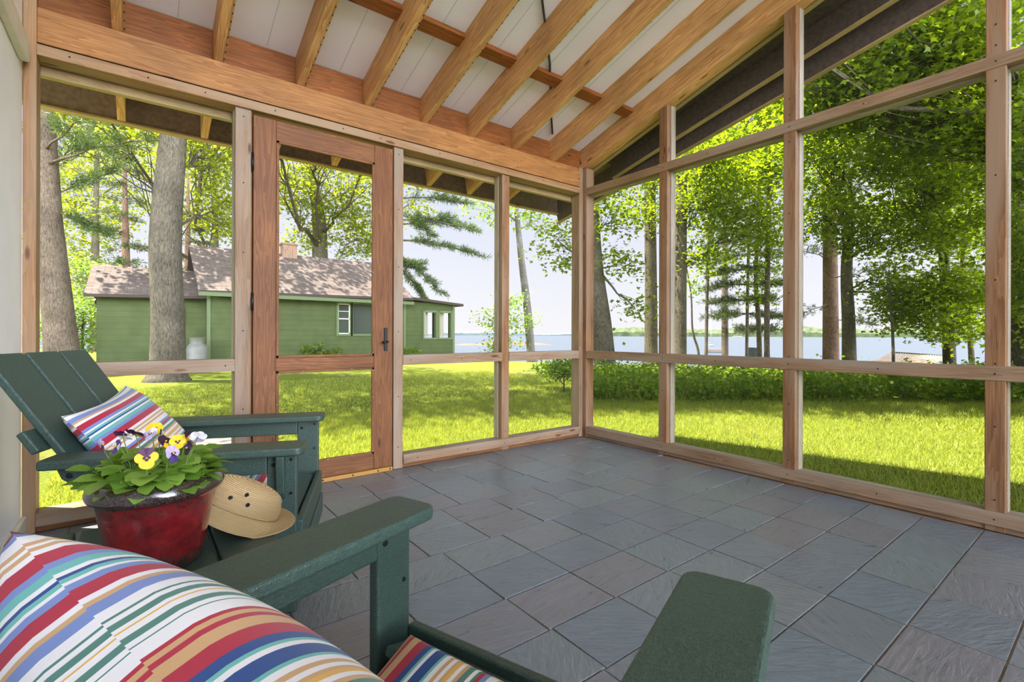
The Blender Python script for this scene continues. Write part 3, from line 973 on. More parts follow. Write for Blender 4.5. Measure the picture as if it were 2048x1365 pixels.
def make_chair(label, loc, ang):
    t = thing('adirondack_chair', label, 'chair', (loc[0], loc[1], 0), ang, 'green adirondack chairs')
    G = M['green_poly']
    for s in (-1, 1):
        y0, y1 = sorted((s * 0.260, s * 0.390))
        MB().prism(arm_poly(-0.72, 0.0, y0, y1, 0.028, 0.02), 0.532, 0.560, 'xy').build('arm_rest', G, t, 0.007, 3)
        MB().box((-0.118, s * 0.332 - 0.0135, 0.0), (-0.026, s * 0.332 + 0.0135, 0.532), 2).build('leg', G, t, 0.005, 3)
        MB().prism([(-0.69, 0.531), (-0.118, 0.531), (-0.118, 0.468), (-0.64, 0.468), (-0.675, 0.495)], s * 0.332 - 0.0135, s * 0.332 + 0.0135, 'xz').build('arm_support', G, t, 0.004, 2)
        pts = [(s * 0.346, 0.531), (s * 0.386, 0.531), (s * 0.372, 0.41), (s * 0.360, 0.385), (s * 0.346, 0.385)]
        MB().prism(pts, -0.086, -0.060, 'yz').build('arm_bracket', G, t, 0.004, 2)
        # side rail sweeping from under the seat front down to the floor at the back
        sp = [(-0.035, 0.262), (-0.035, 0.16), (-0.30, 0.105), (-0.60, 0.035), (-0.72, 0.0), (-0.90, 0.0), (-0.88, 0.03), (-0.62, 0.12), (-0.42, 0.165), (-0.25, 0.21)]
        MB().prism(sp, s * 0.302 - 0.0135, s * 0.302 + 0.0135, 'xz').build('side_rail', G, t, 0.004, 2)
        for x, z, r in ((-0.098, 0.497, .007), (-0.045, 0.512, .0055), (-0.045, 0.40, .0055), (-0.655, 0.505, .009)):
            for side in (1, -1):
                if x < -.6 and side != s: continue
                yy = s * 0.332 + side * 0.0137
                MB().tube([(x, yy, z), (x, yy + side * 0.0015, z)], [r, r * .85], 12).build('bolt', M['black_metal'], t)
    MB().box((-0.030, -0.318, 0.105), (-0.006, 0.318, 0.195), 1).build('front_apron', G, t, 0.005, 2)
    MB().box((-0.034, -0.318, 0.205), (-0.010, 0.318, 0.298), 1).build('front_slat', G, t, 0.006, 3)
    for k in range(5):
        xa = -0.045 - k * 0.092
        za = 0.287 - k * 0.0265
        MB().beam((xa - 0.042, -0.288, za), (xa - 0.042, 0.288, za), 0.084, 0.022, (0.29, 0, 0.957)).build('seat_slat', G, t, 0.005, 2)
    for k in (-1, 0, 1):
        y = k * 0.184
        MB().beam((-0.455, y, 0.155), (-0.915, y, 0.862), 0.166, 0.024, (0.838, 0, 0.545)).build('back_slat', G, t, 0.006, 3)
    for x, z in ((-0.50, 0.225), (-0.755, 0.615)):
        c = Vector((x, 0, z)) + Vector((-0.838, 0, -0.545)) * 0.026
        MB().beam(c + Vector((0, -0.31, 0)), c + Vector((0, 0.31, 0)), 0.024, 0.075, (-0.545, 0, 0.838)).build('back_cleat', G, t, 0.005, 2)
    return t


NEAR = make_chair('green slatted armchair nearest the camera with a big striped pillow in it', (-2.622, -2.445), math.radians(20))
FAR = make_chair('green slatted armchair by the screen door, behind the flower pot', (-2.660, -1.100), math.radians(-21.5))


def in_chair(o, chair, loc, rot, label, cat):
    """set a loose cushion into a chair: loc and rot are in the chair's own frame"""
    m = Matrix.Translation(chair.location) @ Matrix.Rotation(chair.rotation_euler[2], 4, 'Z') @ Matrix.Translation(loc) @ rot
    o.matrix_world = m
    tag(o, label, cat)


def lean(deg, roll=0.0):
    """face a cushion (its z) forward along chair x, tilted up by deg"""
    a = math.radians(deg)
    zax = Vector((math.cos(a), 0, math.sin(a)))
    yax = Vector((-math.sin(a), 0, math.cos(a)))
    xax = yax.cross(zax)
    r = Matrix((xax, yax, zax)).transposed().to_4x4()
    return r @ Matrix.Rotation(roll, 4, 'Z')


PW, PH = 0.52, 0.47
P1 = pillow('throw_pillow', PW, PH, 0.124, M['stripe_near'], n=80, shear=0.006)
_R = Matrix.Rotation(math.radians(0.5), 4, 'Z') @ lean(19, math.radians(6))
_corner = NEAR.matrix_basis.inverted() @ Vector((-3.322, -2.504, 0.75))
in_chair(P1, NEAR, _corner - _R @ Vector((PW / 2, PH / 2, 0)), _R, 'large striped pillow filling the bottom left foreground', 'pillow')
P2 = pillow('throw_pillow', 0.50, 0.46, 0.085, M['stripe_far'], n=48, shear=0.012)
in_chair(P2, FAR, (-0.60, 0.02, 0.515), lean(38, math.radians(7)), 'striped pillow leaning on the back of the chair by the door', 'pillow')
C1 = pillow('seat_cushion', 0.50, 0.46, 0.030, M['stripe_seat'], n=48, pinch=0.03, edge=0.014)
in_chair(C1, NEAR, (-0.312, 0.0, 0.252), Matrix.Rotation(math.radians(-90), 4, 'Z') @ Matrix.Rotation(math.radians(16), 4, 'X'), 'striped seat cushion at the bottom edge, between two green arms', 'cushion')
C2 = pillow('seat_cushion', 0.50, 0.46, 0.055, M['stripe_seat_far'], n=48, pinch=0.03, edge=0.045)
in_chair(C2, FAR, (-0.355, 0.0, 0.345), Matrix.Rotation(math.radians(12), 4, 'Y'), 'striped seat cushion just behind the straw hat', 'cushion')

# low side table of wide boards
TX0, TX1, TY0, TY1, TZ = -3.49, -2.95, -1.975, -1.445, 0.415
tb = thing('side_table', 'low green board side table holding the flower pot and straw hat', 'table', ((TX0 + TX1) / 2, (TY0 + TY1) / 2, 0))
tl0 = Vector(((TX0 + TX1) / 2, (TY0 + TY1) / 2, 0))
def tbx(name, lo, hi, ax, bev=0.005):
    return MB().box(Vector(lo) - tl0, Vector(hi) - tl0, ax).build(name, M['green_poly'], tb, bev, 3)
bw = 0.1285
xs = [-3.079 + k * (bw + 0.008) for k in (-3, -2, -1, 0)]
for x in xs:
    tbx('top_board', (x, TY0, TZ - 0.025), (x + bw, TY1, TZ), 1)
ex0, ex1 = xs[0] + 0.03, xs[-1] + bw - 0.03
for y in (TY0 + 0.03, TY1 - 0.03 - 0.024):
    tbx('apron', (ex0, y, TZ - 0.10), (ex1, y + 0.024, TZ - 0.026), 0)
for x in (ex0, ex1 - 0.10):
    for y in (TY0 + 0.055, TY1 - 0.08):
        tbx('leg', (x, y, 0.0), (x + 0.10, y + 0.026, TZ - 0.026), 2)

# ------------------------------------------------------------------ glazed pot of pansies
def mk_glaze():
    m, nt, out = new_mat('red_glaze')
    n = N(nt)
    tc = n.node('ShaderNodeTexCoord')
    sp = n.node('ShaderNodeSeparateXYZ', {0: tc.outputs['Object']})
    n1 = n.node('ShaderNodeTexNoise', {'Vector': tc.outputs['Object'], 'Scale': 22.0, 'Detail': 5.0, 'Roughness': 0.7})
    n2 = n.node('ShaderNodeTexNoise', {'Vector': tc.outputs['Object'], 'Scale': 260.0, 'Detail': 2.0})
    red = n.ramp(n1.outputs[0], [(0.3, (0.075, 0.005, 0.006)), (0.55, (0.19, 0.010, 0.012)), (0.75, (0.30, 0.02, 0.018))])
    # the glaze breaks dark near the rim and the foot
    hz = n.math('ADD', sp.outputs['Z'], n.math('MULTIPLY', n.math('SUBTRACT', n1.outputs[0], 0.5), 0.10))
    dk = n.ramp(hz, [(0.0, (1, 1, 1)), (0.022, (0.9, 0.9, 0.9)), (0.045, (0, 0, 0)), (0.130, (0, 0, 0)), (0.148, (0.55, 0.55, 0.55)), (0.156, (0.0, 0.0, 0.0)), (0.161, (0.1, 0.1, 0.1)), (0.168, (1, 1, 1))])
    dark = n.ramp(n2.outputs[0], [(0.4, (0.018, 0.013, 0.012)), (0.62, (0.06, 0.04, 0.032))])
    col = n.mix(dk, red, dark)
    b = n.node('ShaderNodeBump', {'Strength': 0.25, 'Distance': 0.001, 'Height': n2.outputs[0]})
    bs = n.node('ShaderNodeBsdfPrincipled', {'Base Color': col, 'Roughness': 0.16, 'Specular IOR Level': 0.7, 'Coat Weight': 0.6, 'Coat Roughness': 0.12, 'Normal': b.outputs[0]})
    nt.links.new(bs.outputs[0], out.inputs[0])
    return m


M['red_glaze'] = mk_glaze()
M['soil'] = plain('soil', (0.022, 0.015, 0.010), 0.95, noise=0.5, nscale=90, bump=1.0, bscale=160)
M['stem'] = plain('stem', (0.20, 0.33, 0.07), 0.5)
PC = Vector((-3.195, -1.785, TZ))
pot = thing('potted_pansy', 'dark red glazed pot of yellow and purple pansies', 'potted plant', PC)
prof = [(0.0, 0.0), (0.082, 0.0), (0.087, 0.006), (0.094, 0.04), (0.103, 0.09), (0.112, 0.14), (0.119, 0.168), (0.122, 0.172), (0.131, 0.178), (0.134, 0.188), (0.130, 0.203), (0.122, 0.214), (0.114, 0.216), (0.108, 0.210), (0.105, 0.195), (0.100, 0.17)]
prof = [(r * 0.96, z * 0.93) for r, z in prof]
MB().lathe(prof, 56).build('pot', M['red_glaze'], pot)
MB().lathe([(0.0, 0.176), (0.05, 0.178), (0.098, 0.172)], 32).build('soil', M['soil'], pot)


def ovate(base, d, up, L, W, cup=0.25, n=4):
    """one leaf blade as quads: base point, direction, normal"""
    d = Vector(d).normalized()
    side = d.cross(Vector(up)).normalized()
    nrm = side.cross(d).normalized()
    prof = [0.12, 0.42, 0.50, 0.40, 0.06]
    rows = []
    for i, wv in enumerate(prof):
        t = i / (len(prof) - 1)
        c = Vector(base) + d * (L * t) + nrm * (-cup * L * (t - 0.3) ** 2)
        w = W * wv
        rows.append((c - side * w + nrm * (cup * w * 0.6), c, c + side * w + nrm * (cup * w * 0.6)))
    vs = [p for r in rows for p in r]
    fs = []
    for i in range(len(rows) - 1):
        fs += [(3 * i, 3 * i + 1, 3 * i + 4, 3 * i + 3), (3 * i + 1, 3 * i + 2, 3 * i + 5, 3 * i + 4)]
    return vs, fs


fo = MB()
rr = random.Random(3)
for k in range(190):
    a = rr.uniform(0, 2 * PI)
    r = math.sqrt(rr.uniform(0.0, 1)) * 0.086
    hgt = rr.uniform(0.022, 0.090) * (1.0 - 0.55 * (r / 0.090) ** 2)
    b = Vector((r * math.cos(a), r * math.sin(a), 0.175))
    outw = Vector((math.cos(a), math.sin(a), 0)) * rr.uniform(0.5, 1.2) + Vector((rr.uniform(-.4, .4), rr.uniform(-.4, .4), 0))
    tip = b + Vector((outw.x * 0.025, outw.y * 0.025, hgt))
    fo.tube([b, b.lerp(tip, 0.5) + Vector((0, 0, 0.006)), tip], [0.0012, 0.001, 0.0008], 5, mi=1)
    L = rr.uniform(0.030, 0.050)
    d = outw + Vector((0, 0, rr.uniform(-0.45, 0.45)))
    vs, fs = ovate(tip, d, (rr.uniform(-.3, .3), rr.uniform(-.3, .3), 1), L, L * rr.uniform(0.8, 1.05))
    fo.add(vs, fs, None, 0, True)
fo.build('foliage', [M['pansy_leaf'], M['stem']], pot, recalc=False)
PET = {k: plain('petal_' + k, c, 0.55, noise=0.12, nscale=300) for k, c in {
    'yellow': (0.86, 0.56, 0.015), 'purple': (0.075, 0.010, 0.075), 'lilac': (0.55, 0.44, 0.68), 'white': (0.82, 0.77, 0.80), 'indigo': (0.07, 0.035, 0.20), 'dark': (0.035, 0.008, 0.035)}.items()}


def petal(mb, c, ang, L, W, fwd, upv, side, mi, lift):
    """rounded petal in the flower plane"""
    d = upv * math.cos(ang) + side * math.sin(ang)
    s = upv * (-math.sin(ang)) + side * math.cos(ang)
    vs = [c]
    n = 9
    for k in range(n):
        t = PI * 0.92 * (k / (n - 1) - 0.5) * 1.25
        vs.append(c + d * (L * (0.52 + 0.48 * math.cos(t))) + s * (W * math.sin(t) * 0.9) + fwd * (lift + 0.12 * W * math.cos(2 * t)))
    for k in range(1, n):
        mb.add([vs[0], vs[k], vs[k + 1] if k + 1 <= n else vs[k]], [(0, 1, 2)], None, mi, True) if k < n else None


def flower(px, py, d, top, side_c, low, face, size=0.0185, rollv=0.0):
    p = at(px, py, d) - PC
    f = Vector(face).normalized()
    upv = (Vector((0, 0, 1)) - f * f.z).normalized()
    sd = upv.cross(f).normalized()
    upv, sd = upv * math.cos(rollv) + sd * math.sin(rollv), sd * math.cos(rollv) - upv * math.sin(rollv)
    mb = MB()
    mats = [PET[top], PET[side_c], PET[low], PET['dark'], PET['yellow']]
    S = size
    for a in (-0.45, 0.45):
        petal(mb, p, a, S * 1.05, S * 0.62, f, upv, sd, 0, -0.0012)
    for a in (-1.45, 1.45):
        petal(mb, p, a, S * 1.0, S * 0.55, f, upv, sd, 1, 0.0004)
    petal(mb, p, PI, S * 1.1, S * 0.72, f, upv, sd, 2, 0.0016)
    for a in (-1.5, 1.5, PI):
        petal(mb, p + f * 0.0022, a, S * 0.34, S * 0.16, f, upv, sd, 3, 0.0004)
    mb.tube([p + f * 0.001, p + f * 0.0045], [0.0022, 0.0012], 6, mi=4)
    o = mb.build('flower', mats, pot, recalc=False)
    foot = Vector((p.x * 0.55, p.y * 0.55, 0.178))
    top_ = p - f * 0.004
    MB().tube([foot, foot.lerp(top_, 0.55) + Vector((rr.uniform(-.006, .006), rr.uniform(-.006, .006), 0.004)), top_ + Vector((0, 0, 0.004)), top_], [0.0012, 0.0011, 0.001, 0.0009], 6).build('stem', M['stem'], o)
    return o


CD = (CAM - PC).normalized()            # towards the room's open side
def fc(x, z, k=1.0):
    """facing: turned x sideways and z up from the camera side"""
    sdv = Vector((-CD.y, CD.x, 0)).normalized()
    return CD * k + sdv * x + Vector((0, 0, z))
flower(293, 917, 0.985, 'purple', 'yellow', 'yellow', fc(0.1, -0.1), 0.0205)
flower(272, 868, 1.09, 'purple', 'purple', 'yellow', fc(0.5, 0.9, -0.4), 0.021)
flower(309, 858, 1.13, 'yellow', 'yellow', 'yellow', fc(-0.1, 0.4, 0.7), 0.018)
flower(302, 868, 1.08, 'white', 'lilac', 'lilac', fc(-0.7, 0.3, 0.6), 0.015)
flower(247, 872, 1.07, 'purple', 'white', 'white', fc(0.4, 0.8, -0.5), 0.019)
flower(203, 890, 1.07, 'lilac', 'lilac', 'purple', fc(1.2, 0.1, 0.3), 0.014)
flower(233, 894, 1.02, 'indigo', 'white', 'indigo', fc(-0.9, 0.1, 0.5), 0.0145)
flower(330, 884, 1.06, 'dark', 'dark', 'yellow', fc(0.6, 0.3, 0.5), 0.0165)
flower(355, 884, 1.07, 'yellow', 'yellow', 'yellow', fc(0.1, 0.1, 0.8), 0.016)
flower(371, 877, 1.10, 'dark', 'yellow', 'yellow', fc(-0.8, 0.2, 0.6), 0.017)
flower(396, 875, 1.06, 'white', 'white', 'lilac', fc(0.1, 0.6, -0.6), 0.0175)
flower(345, 908, 1.00, 'lilac', 'lilac', 'indigo', fc(0.7, 0.0, 0.7), 0.0175)
flower(376, 896, 1.03, 'dark', 'indigo', 'dark', fc(-1.0, 0.0, 0.4), 0.0145)
flower(325, 869, 1.11, 'dark', 'white', 'dark', fc(1.3, 0.2, 0.2), 0.013)

# ------------------------------------------------------------------ straw hat
def mk_straw(name, sc):
    m, nt, out = new_mat(name)
    n = N(nt)
    uv = n.node('ShaderNodeUVMap', uv_map='UVMap')
    sp = n.node('ShaderNodeSeparateXYZ', {0: uv.outputs[0]})
    rib = n.math('ABSOLUTE', n.math('SINE', n.math('MULTIPLY', sp.outputs['Y'], sc)))
    st = n.math('ABSOLUTE', n.math('SINE', n.math('ADD', n.math('MULTIPLY', sp.outputs['X'], 620.0), n.math('MULTIPLY', sp.outputs['Y'], 500.0))))
    h = n.math('ADD', n.math('MULTIPLY', rib, 1.0), n.math('MULTIPLY', st, 0.35))
    col = n.ramp(h, [(0.1, (0.30, 0.17, 0.06)), (0.6, (0.58, 0.38, 0.17)), (1.2, (0.72, 0.52, 0.27))])
    b = n.node('ShaderNodeBump', {'Strength': 0.8, 'Distance': 0.002, 'Height': h})
    bs = n.node('ShaderNodeBsdfPrincipled', {'Base Color': col, 'Roughness': 0.75, 'Specular IOR Level': 0.25, 'Normal': b.outputs[0]})
    nt.links.new(bs.outputs[0], out.inputs[0])
    return m


M['straw'] = mk_straw('straw', 330.0)
M['straw_brim'] = mk_straw('straw_brim', 700.0)
HC = Vector((-3.035, -1.650, TZ))
hat = thing('straw_hat', 'tan woven straw hat lying beside the flower pot', 'hat', HC)


def grid_uv(mb, fn, nu, nv, wrap, uvf, mi=0):
    vs = [fn(i / nu, j / nv) for j in range(nv + 1) for i in range(nu if wrap else nu + 1)]
    w = nu if wrap else nu + 1
    fs, us = [], []
    for j in range(nv):
        for i in range(nu):
            i2 = (i + 1) % w if wrap else i + 1
            fs.append((j * w + i, j * w + i2, (j + 1) * w + i2, (j + 1) * w + i))
            us.append([uvf(i / nu, j / nv), uvf((i + 1) / nu, j / nv), uvf((i + 1) / nu, (j + 1) / nv), uvf(i / nu, (j + 1) / nv)])
    mb.add(vs, fs, us, mi, True)


A, B, HH = 0.106, 0.088, 0.070          # crown half-axes and height


def near_(a, c, w):
    """1 where the angle a is close to c (radians), falling to 0 w away"""
    d = (a - c + PI) % (2 * PI) - PI
    return max(0.0, 1 - (d / w) ** 2) ** 1.5


LIFT = 0.044
HAXIS = Vector((0.609, 0.793, 0))
HTILT = Matrix.Rotation(math.radians(25), 3, HAXIS) @ Matrix.Rotation(math.radians(-16), 3, Vector((0.793, -0.609, 0)))


def tip(p):
    q = HTILT @ Vector(p)
    return (q.x, q.y, max(q.z + 0.012, 0.003))


def crown(u, v):
    a = 2 * PI * u
    t = v
    if t < 0.5:
        k = 1.0 - 0.10 * (t / 0.5) ** 2
        z = HH * 0.58 * (t / 0.5)
    else:
        q = (t - 0.5) / 0.5
        k = 0.90 * max(math.cos(q * PI / 2), 0) ** 0.8
        z = HH * (0.58 + 0.42 * math.sin(q * PI / 2))
    dent = 0.012 * near_(a, -0.9, 0.9) * t
    return tip((A * k * math.cos(a) * (1 - dent * 4), B * k * math.sin(a) * (1 - dent * 4), LIFT + z))


cm = MB()
grid_uv(cm, crown, 56, 26, True, lambda u, v: (u * 0.6, v * 0.22))
cr_ = cm.build('crown', M['straw'], hat, recalc=False)
cr_.rotation_euler = (0, 0, 0)


def brim(u, v):
    a = 2 * PI * u
    nr = near_(a, math.radians(-105), 1.15)       # rolled down steeply on the near side
    fl = near_(a, math.radians(-42), 0.75)        # long flap dropping to the table
    w = 0.052 - 0.016 * nr + 0.030 * fl
    drop = 0.016 + 0.020 * nr + 0.030 * fl
    q = v ** (1.0 + 0.5 * fl)
    z = LIFT - drop * q
    return tip(((A + v * w) * math.cos(a), (B + v * w) * math.sin(a), z))


bmh = MB()
grid_uv(bmh, brim, 72, 10, True, lambda u, v: (u * 0.9, v * 0.075))
br = bmh.build('brim', M['straw_brim'], hat, recalc=False)
sol = br.modifiers.new('thickness', 'SOLIDIFY')
sol.thickness = 0.0024
sol.offset = 1.0
for ue, ve in ((0.705, 0.58), (0.655, 0.36), (0.728, 0.34)):
    p = Vector(crown(ue, ve))
    nrm = Vector((p.x / A ** 2, p.y / B ** 2, 0)).normalized()
    e = MB()
    ringp = []
    s1 = nrm.cross(Vector((0, 0, 1))).normalized()
    s2 = Vector((0, 0, 1))
    pts = [p + nrm * 0.001 + (s1 * math.cos(2 * PI * k / 12) + s2 * math.sin(2 * PI * k / 12)) * 0.0042 for k in range(13)]
    e.tube(pts, 0.0014, 6, cap=False)
    e.add([q + nrm * 0.0002 for q in pts[:12]], [tuple(range(12))])
    e.build('eyelet', M['black_metal'], hat)
#NEXT

# ------------------------------------------------------------------ the cottage across the lawn
def mk_siding():
    m, nt, out = new_mat('green_siding')
    n = N(nt)
    tc = n.node('ShaderNodeTexCoord')
    sp = n.node('ShaderNodeSeparateXYZ', {0: tc.outputs['Object']})
    f = n.math('FRACT', n.math('MULTIPLY', sp.outputs['Z'], 5.6))
    nz = n.node('ShaderNodeTexNoise', {'Vector': tc.outputs['Object'], 'Scale': 3.0, 'Detail': 4.0})
    col = n.ramp(nz.outputs[0], [(0.3, (0.058, 0.078, 0.026)), (0.7, (0.080, 0.104, 0.036))])
    col = n.mix(n.ramp(f, [(0.0, (1, 1, 1)), (0.07, (0, 0, 0))]), col, (0.05, 0.07, 0.03))
    b = n.node('ShaderNodeBump', {'Strength': 1.0, 'Distance': 0.03, 'Height': n.math('MULTIPLY', f, -1.0)})
    bs = n.node('ShaderNodeBsdfPrincipled', {'Base Color': col, 'Roughness': 0.75, 'Specular IOR Level': 0.2, 'Normal': b.outputs[0]})
    nt.links.new(bs.outputs[0], out.inputs[0])
    return m


def mk_shingle():
    m, nt, out = new_mat('shingle')
    n = N(nt)
    uv = n.node('ShaderNodeUVMap', uv_map='UVMap')
    br = n.node('ShaderNodeTexBrick', {'Vector': uv.outputs[0], 'Color1': (0.16, 0.13, 0.113, 1), 'Color2': (0.115, 0.09, 0.08, 1), 'Mortar': (0.07, 0.054, 0.048, 1), 'Scale': 1.0, 'Mortar Size': 0.008, 'Brick Width': 0.32, 'Row Height': 0.13})
    nt.links.new(n.node('ShaderNodeBsdfPrincipled', {'Base Color': br.outputs[0], 'Roughness': 0.9, 'Specular IOR Level': 0.1}).outputs[0], out.inputs[0])
    return m


M['siding'] = mk_siding()
M['shingle'] = mk_shingle()
M['green_trim'] = plain('green_trim', (0.10, 0.14, 0.055), 0.6)
M['sash_white'] = plain('sash_white', (0.72, 0.72, 0.66), 0.5)
M['curtain'] = plain('curtain', (0.60, 0.55, 0.47), 0.9)
M['window_glass'] = plain('window_glass', (0.06, 0.07, 0.06), 0.04, spec=1.0)
def mk_brick():
    m, nt, out = new_mat('brick')
    n = N(nt)
    uv = n.node('ShaderNodeUVMap', uv_map='UVMap')
    br = n.node('ShaderNodeTexBrick', {'Vector': uv.outputs[0], 'Color1': (0.30, 0.17, 0.10, 1), 'Color2': (0.22, 0.12, 0.075, 1), 'Mortar': (0.30, 0.25, 0.20, 1), 'Scale': 1.0, 'Mortar Size': 0.006, 'Brick Width': 0.2, 'Row Height': 0.065})
    nt.links.new(n.node('ShaderNodeBsdfPrincipled', {'Base Color': br.outputs[0], 'Roughness': 0.9}).outputs[0], out.inputs[0])
    return m


M['brick'] = mk_brick()
GZ = -0.20
ct = thing('cottage', 'dark green clapboard cottage with brown shingle roof across the lawn', 'house', (0, 15, 0))
def cb(name, lo, hi, ax, mat, par=None):
    o = Vector((0, 15, 0))
    return MB().box(Vector(lo) - o, Vector(hi) - o, ax).build(name, mat, par or ct)
YC = 15.0
# front wall of the main block with openings left for the windows
def wall_with_holes(name, x0, x1, z0, z1, y0, y1, holes, mat):
    mb = MB()
    xs = sorted({x0, x1} | {h for a in holes for h in a[:2]})
    for i in range(len(xs) - 1):
        a, b = xs[i], xs[i + 1]
        hs = [h for h in holes if h[0] <= a + 1e-6 and h[1] >= b - 1e-6]
        if hs:
            h = hs[0]
            mb.box((a, y0 - 15, z0), (b, y1 - 15, h[2]), 0)
            mb.box((a, y0 - 15, h[3]), (b, y1 - 15, z1), 0)
        else:
            mb.box((a, y0 - 15, z0), (b, y1 - 15, z1), 0)
    return mb.build(name, mat, ct)
wall_with_holes('wall', -1.54, 5.20, GZ, 2.36, 15.0, 15.15, [(2.58, 3.03, 0.95, 2.08), (3.12, 4.25, 0.95, 2.08)], M['siding'])
cb('wall', (-1.54, 15.15, GZ), (-1.40, 19.6, 2.36), 1, M['siding'])
wall_with_holes('porch_wall', 5.20, 7.53, GZ, 2.26, 15.0, 15.12, [(6.09, 6.68, 0.78, 1.90), (6.80, 7.40, 0.78, 1.90)], M['siding'])
wall_with_holes('porch_wall', 5.20, 7.53, GZ, 2.26, 18.6, 18.72, [(5.5, 6.3, 0.75, 2.0), (6.4, 7.38, 0.75, 2.0)], M['siding'])
wall_end = MB()
for y0, y1 in ((15.12, 15.3), (16.6, 16.75), (18.4, 18.6)):
    wall_end.box((7.41, y0 - 15, GZ), (7.53, y1 - 15, 2.2), 2)
wall_end.box((7.41, 0.12, GZ), (7.53, 3.6, 0.78), 1)
wall_end.build('porch_wall', M['siding'], ct)
for x in (-1.56, 5.18, 7.46):
    cb('corner_board', (x, 14.98, GZ), (x + 0.10, 15.06, 2.3), 2, M['green_trim'])
cb('wing_wall', (-4.26, 15.5, GZ), (-1.54, 15.65, 2.06), 0, M['siding'])
cb('wing_wall', (-4.26, 15.65, GZ), (-4.12, 19.0, 2.06), 1, M['siding'])


def roof(name, p, thick=0.09, par=None):
    """thick sloping quad, corners eave-left, eave-right, ridge-right, ridge-left (world)"""
    o = Vector((0, 15, 0))
    q = [Vector(a) - o for a in p]
    vs = q + [a + Vector((0, 0, thick)) for a in q]
    fs = [(0, 1, 2, 3), (7, 6, 5, 4), (0, 4, 5, 1), (1, 5, 6, 2), (2, 6, 7, 3), (3, 7, 4, 0)]
    w = (q[1] - q[0]).length
    h = (q[3] - q[0]).length
    us = [[(0, 0)] * 4, [(0, h), (w, h), (w, 0), (0, 0)]] + [[(0, 0)] * 4] * 4
    return MB().add(vs, fs, us).build(name, M['shingle'], par or ct)
roof('roof', [(-1.82, 14.55, 2.20), (5.42, 14.55, 2.30), (5.22, 17.3, 3.98), (-1.90, 17.3, 3.98)])
roof('roof', [(5.42, 20.0, 2.30), (-1.82, 20.0, 2.20), (-1.90, 17.3, 3.98), (5.22, 17.3, 3.98)])
roof('porch_roof', [(5.0, 14.75, 2.38), (7.86, 14.75, 2.16), (7.86, 18.95, 2.16), (5.0, 18.95, 2.38)], 0.10)
roof('wing_roof', [(-4.52, 15.1, 1.98), (-1.45, 15.1, 2.06), (-1.45, 17.3, 3.06), (-4.45, 17.3, 3.06)])
roof('wing_roof', [(-1.45, 19.4, 2.06), (-4.52, 19.4, 1.98), (-4.45, 17.3, 3.06), (-1.45, 17.3, 3.06)])
o15 = Vector((0, 15, 0))
MB().prism([(0.05, 2.2), (2.3, 3.95), (4.6, 2.2)], -1.56, -1.46, 'yz').build('gable', M['siding'], ct)
MB().prism([(0.05, 2.2), (2.3, 3.95), (4.6, 2.2)], 5.08, 5.18, 'yz').build('gable', M['siding'], ct)
cb('eave_board', (-1.82, 14.53, 2.12), (5.42, 14.56, 2.24), 0, M['green_trim'])
for k in range(13):
    x = -1.3 + k * 0.52
    cb('rafter_tail', (x, 14.58, 2.12), (x + 0.06, 15.0, 2.22), 1, M['green_trim'])
ch = cb('chimney', (1.10, 17.0, 3.3), (1.62, 17.45, 4.40), 2, M['brick'])
cb('chimney_cap', (1.06, 16.96, 4.40), (1.66, 17.49, 4.47), 0, M['brick'], ch)
for nm, x0, x1, dbl in (('window', 2.58, 3.03, True), ('window', 3.12, 4.25, False)):
    fr = MB()
    z0, z1, y = 0.95, 2.08, 0.02
    w = 0.075
    for lo, hi, ax in (((x0 - w, y - .05, z0 - w), (x0, y + .06, z1 + w), 2), ((x1, y - .05, z0 - w), (x1 + w, y + .06, z1 + w), 2), ((x0, y - .05, z1), (x1, y + .06, z1 + w), 0), ((x0, y - .06, z0 - w), (x1, y + .06, z0), 0)):
        fr.box(lo, hi, ax)
    f = fr.build(nm, M['green_trim'], ct)
    MB().add([(x0, 0.09, z0), (x1, 0.09, z0), (x1, 0.09, z1), (x0, 0.09, z1)], [(0, 1, 2, 3)]).build('pane', M['window_glass'], f)
    if dbl:
        s = MB()
        zm = (z0 + z1) / 2
        for lo, hi, ax in (((x0, .05, z0), (x0 + .035, .085, z1), 2), ((x1 - .035, .05, z0), (x1, .085, z1), 2), ((x0, .05, zm - .02), (x1, .085, zm + .02), 0), ((x0, .05, z1 - .035), (x1, .085, z1), 0), ((x0, .05, z0), (x1, .085, z0 + .035), 0), ((x0, .055, zm + .27), (x1, .085, zm + .29), 0)):
            s.box(lo, hi, ax)
        s.build('sash', M['sash_white'], f)
cb('window', (-2.36, 15.46, 1.15), (-2.12, 15.51, 1.72), 2, M['curtain'])
for x0, x1 in ((6.09, 6.68), (6.80, 7.40)):
    fr = MB()
    for lo, hi, ax in (((x0 - .05, -.03, 0.73), (x0 + .02, .10, 1.95), 2), ((x1 - .02, -.03, 0.73), (x1 + .05, .10, 1.95), 2), ((x0, -.03, 1.86), (x1, .10, 1.95), 0), ((x0, -.04, 0.73), (x1, .10, 0.80), 0)):
        fr.box(lo, hi, ax)
    f = fr.build('window', M['green_trim'], ct)
for x, w in ((7.05, 0.22), (6.34, 0.10)):
    cv = MB()
    n = 14
    vs = [(x + w * (i / n - .5), 0.25 + 0.025 * math.sin(i * 1.7), z) for z in (0.85, 1.9) for i in range(n + 1)]
    cv.add(vs, [(i, i + 1, n + 2 + i, n + 1 + i) for i in range(n)], None, 0, True).build('curtain', M['curtain'], ct)

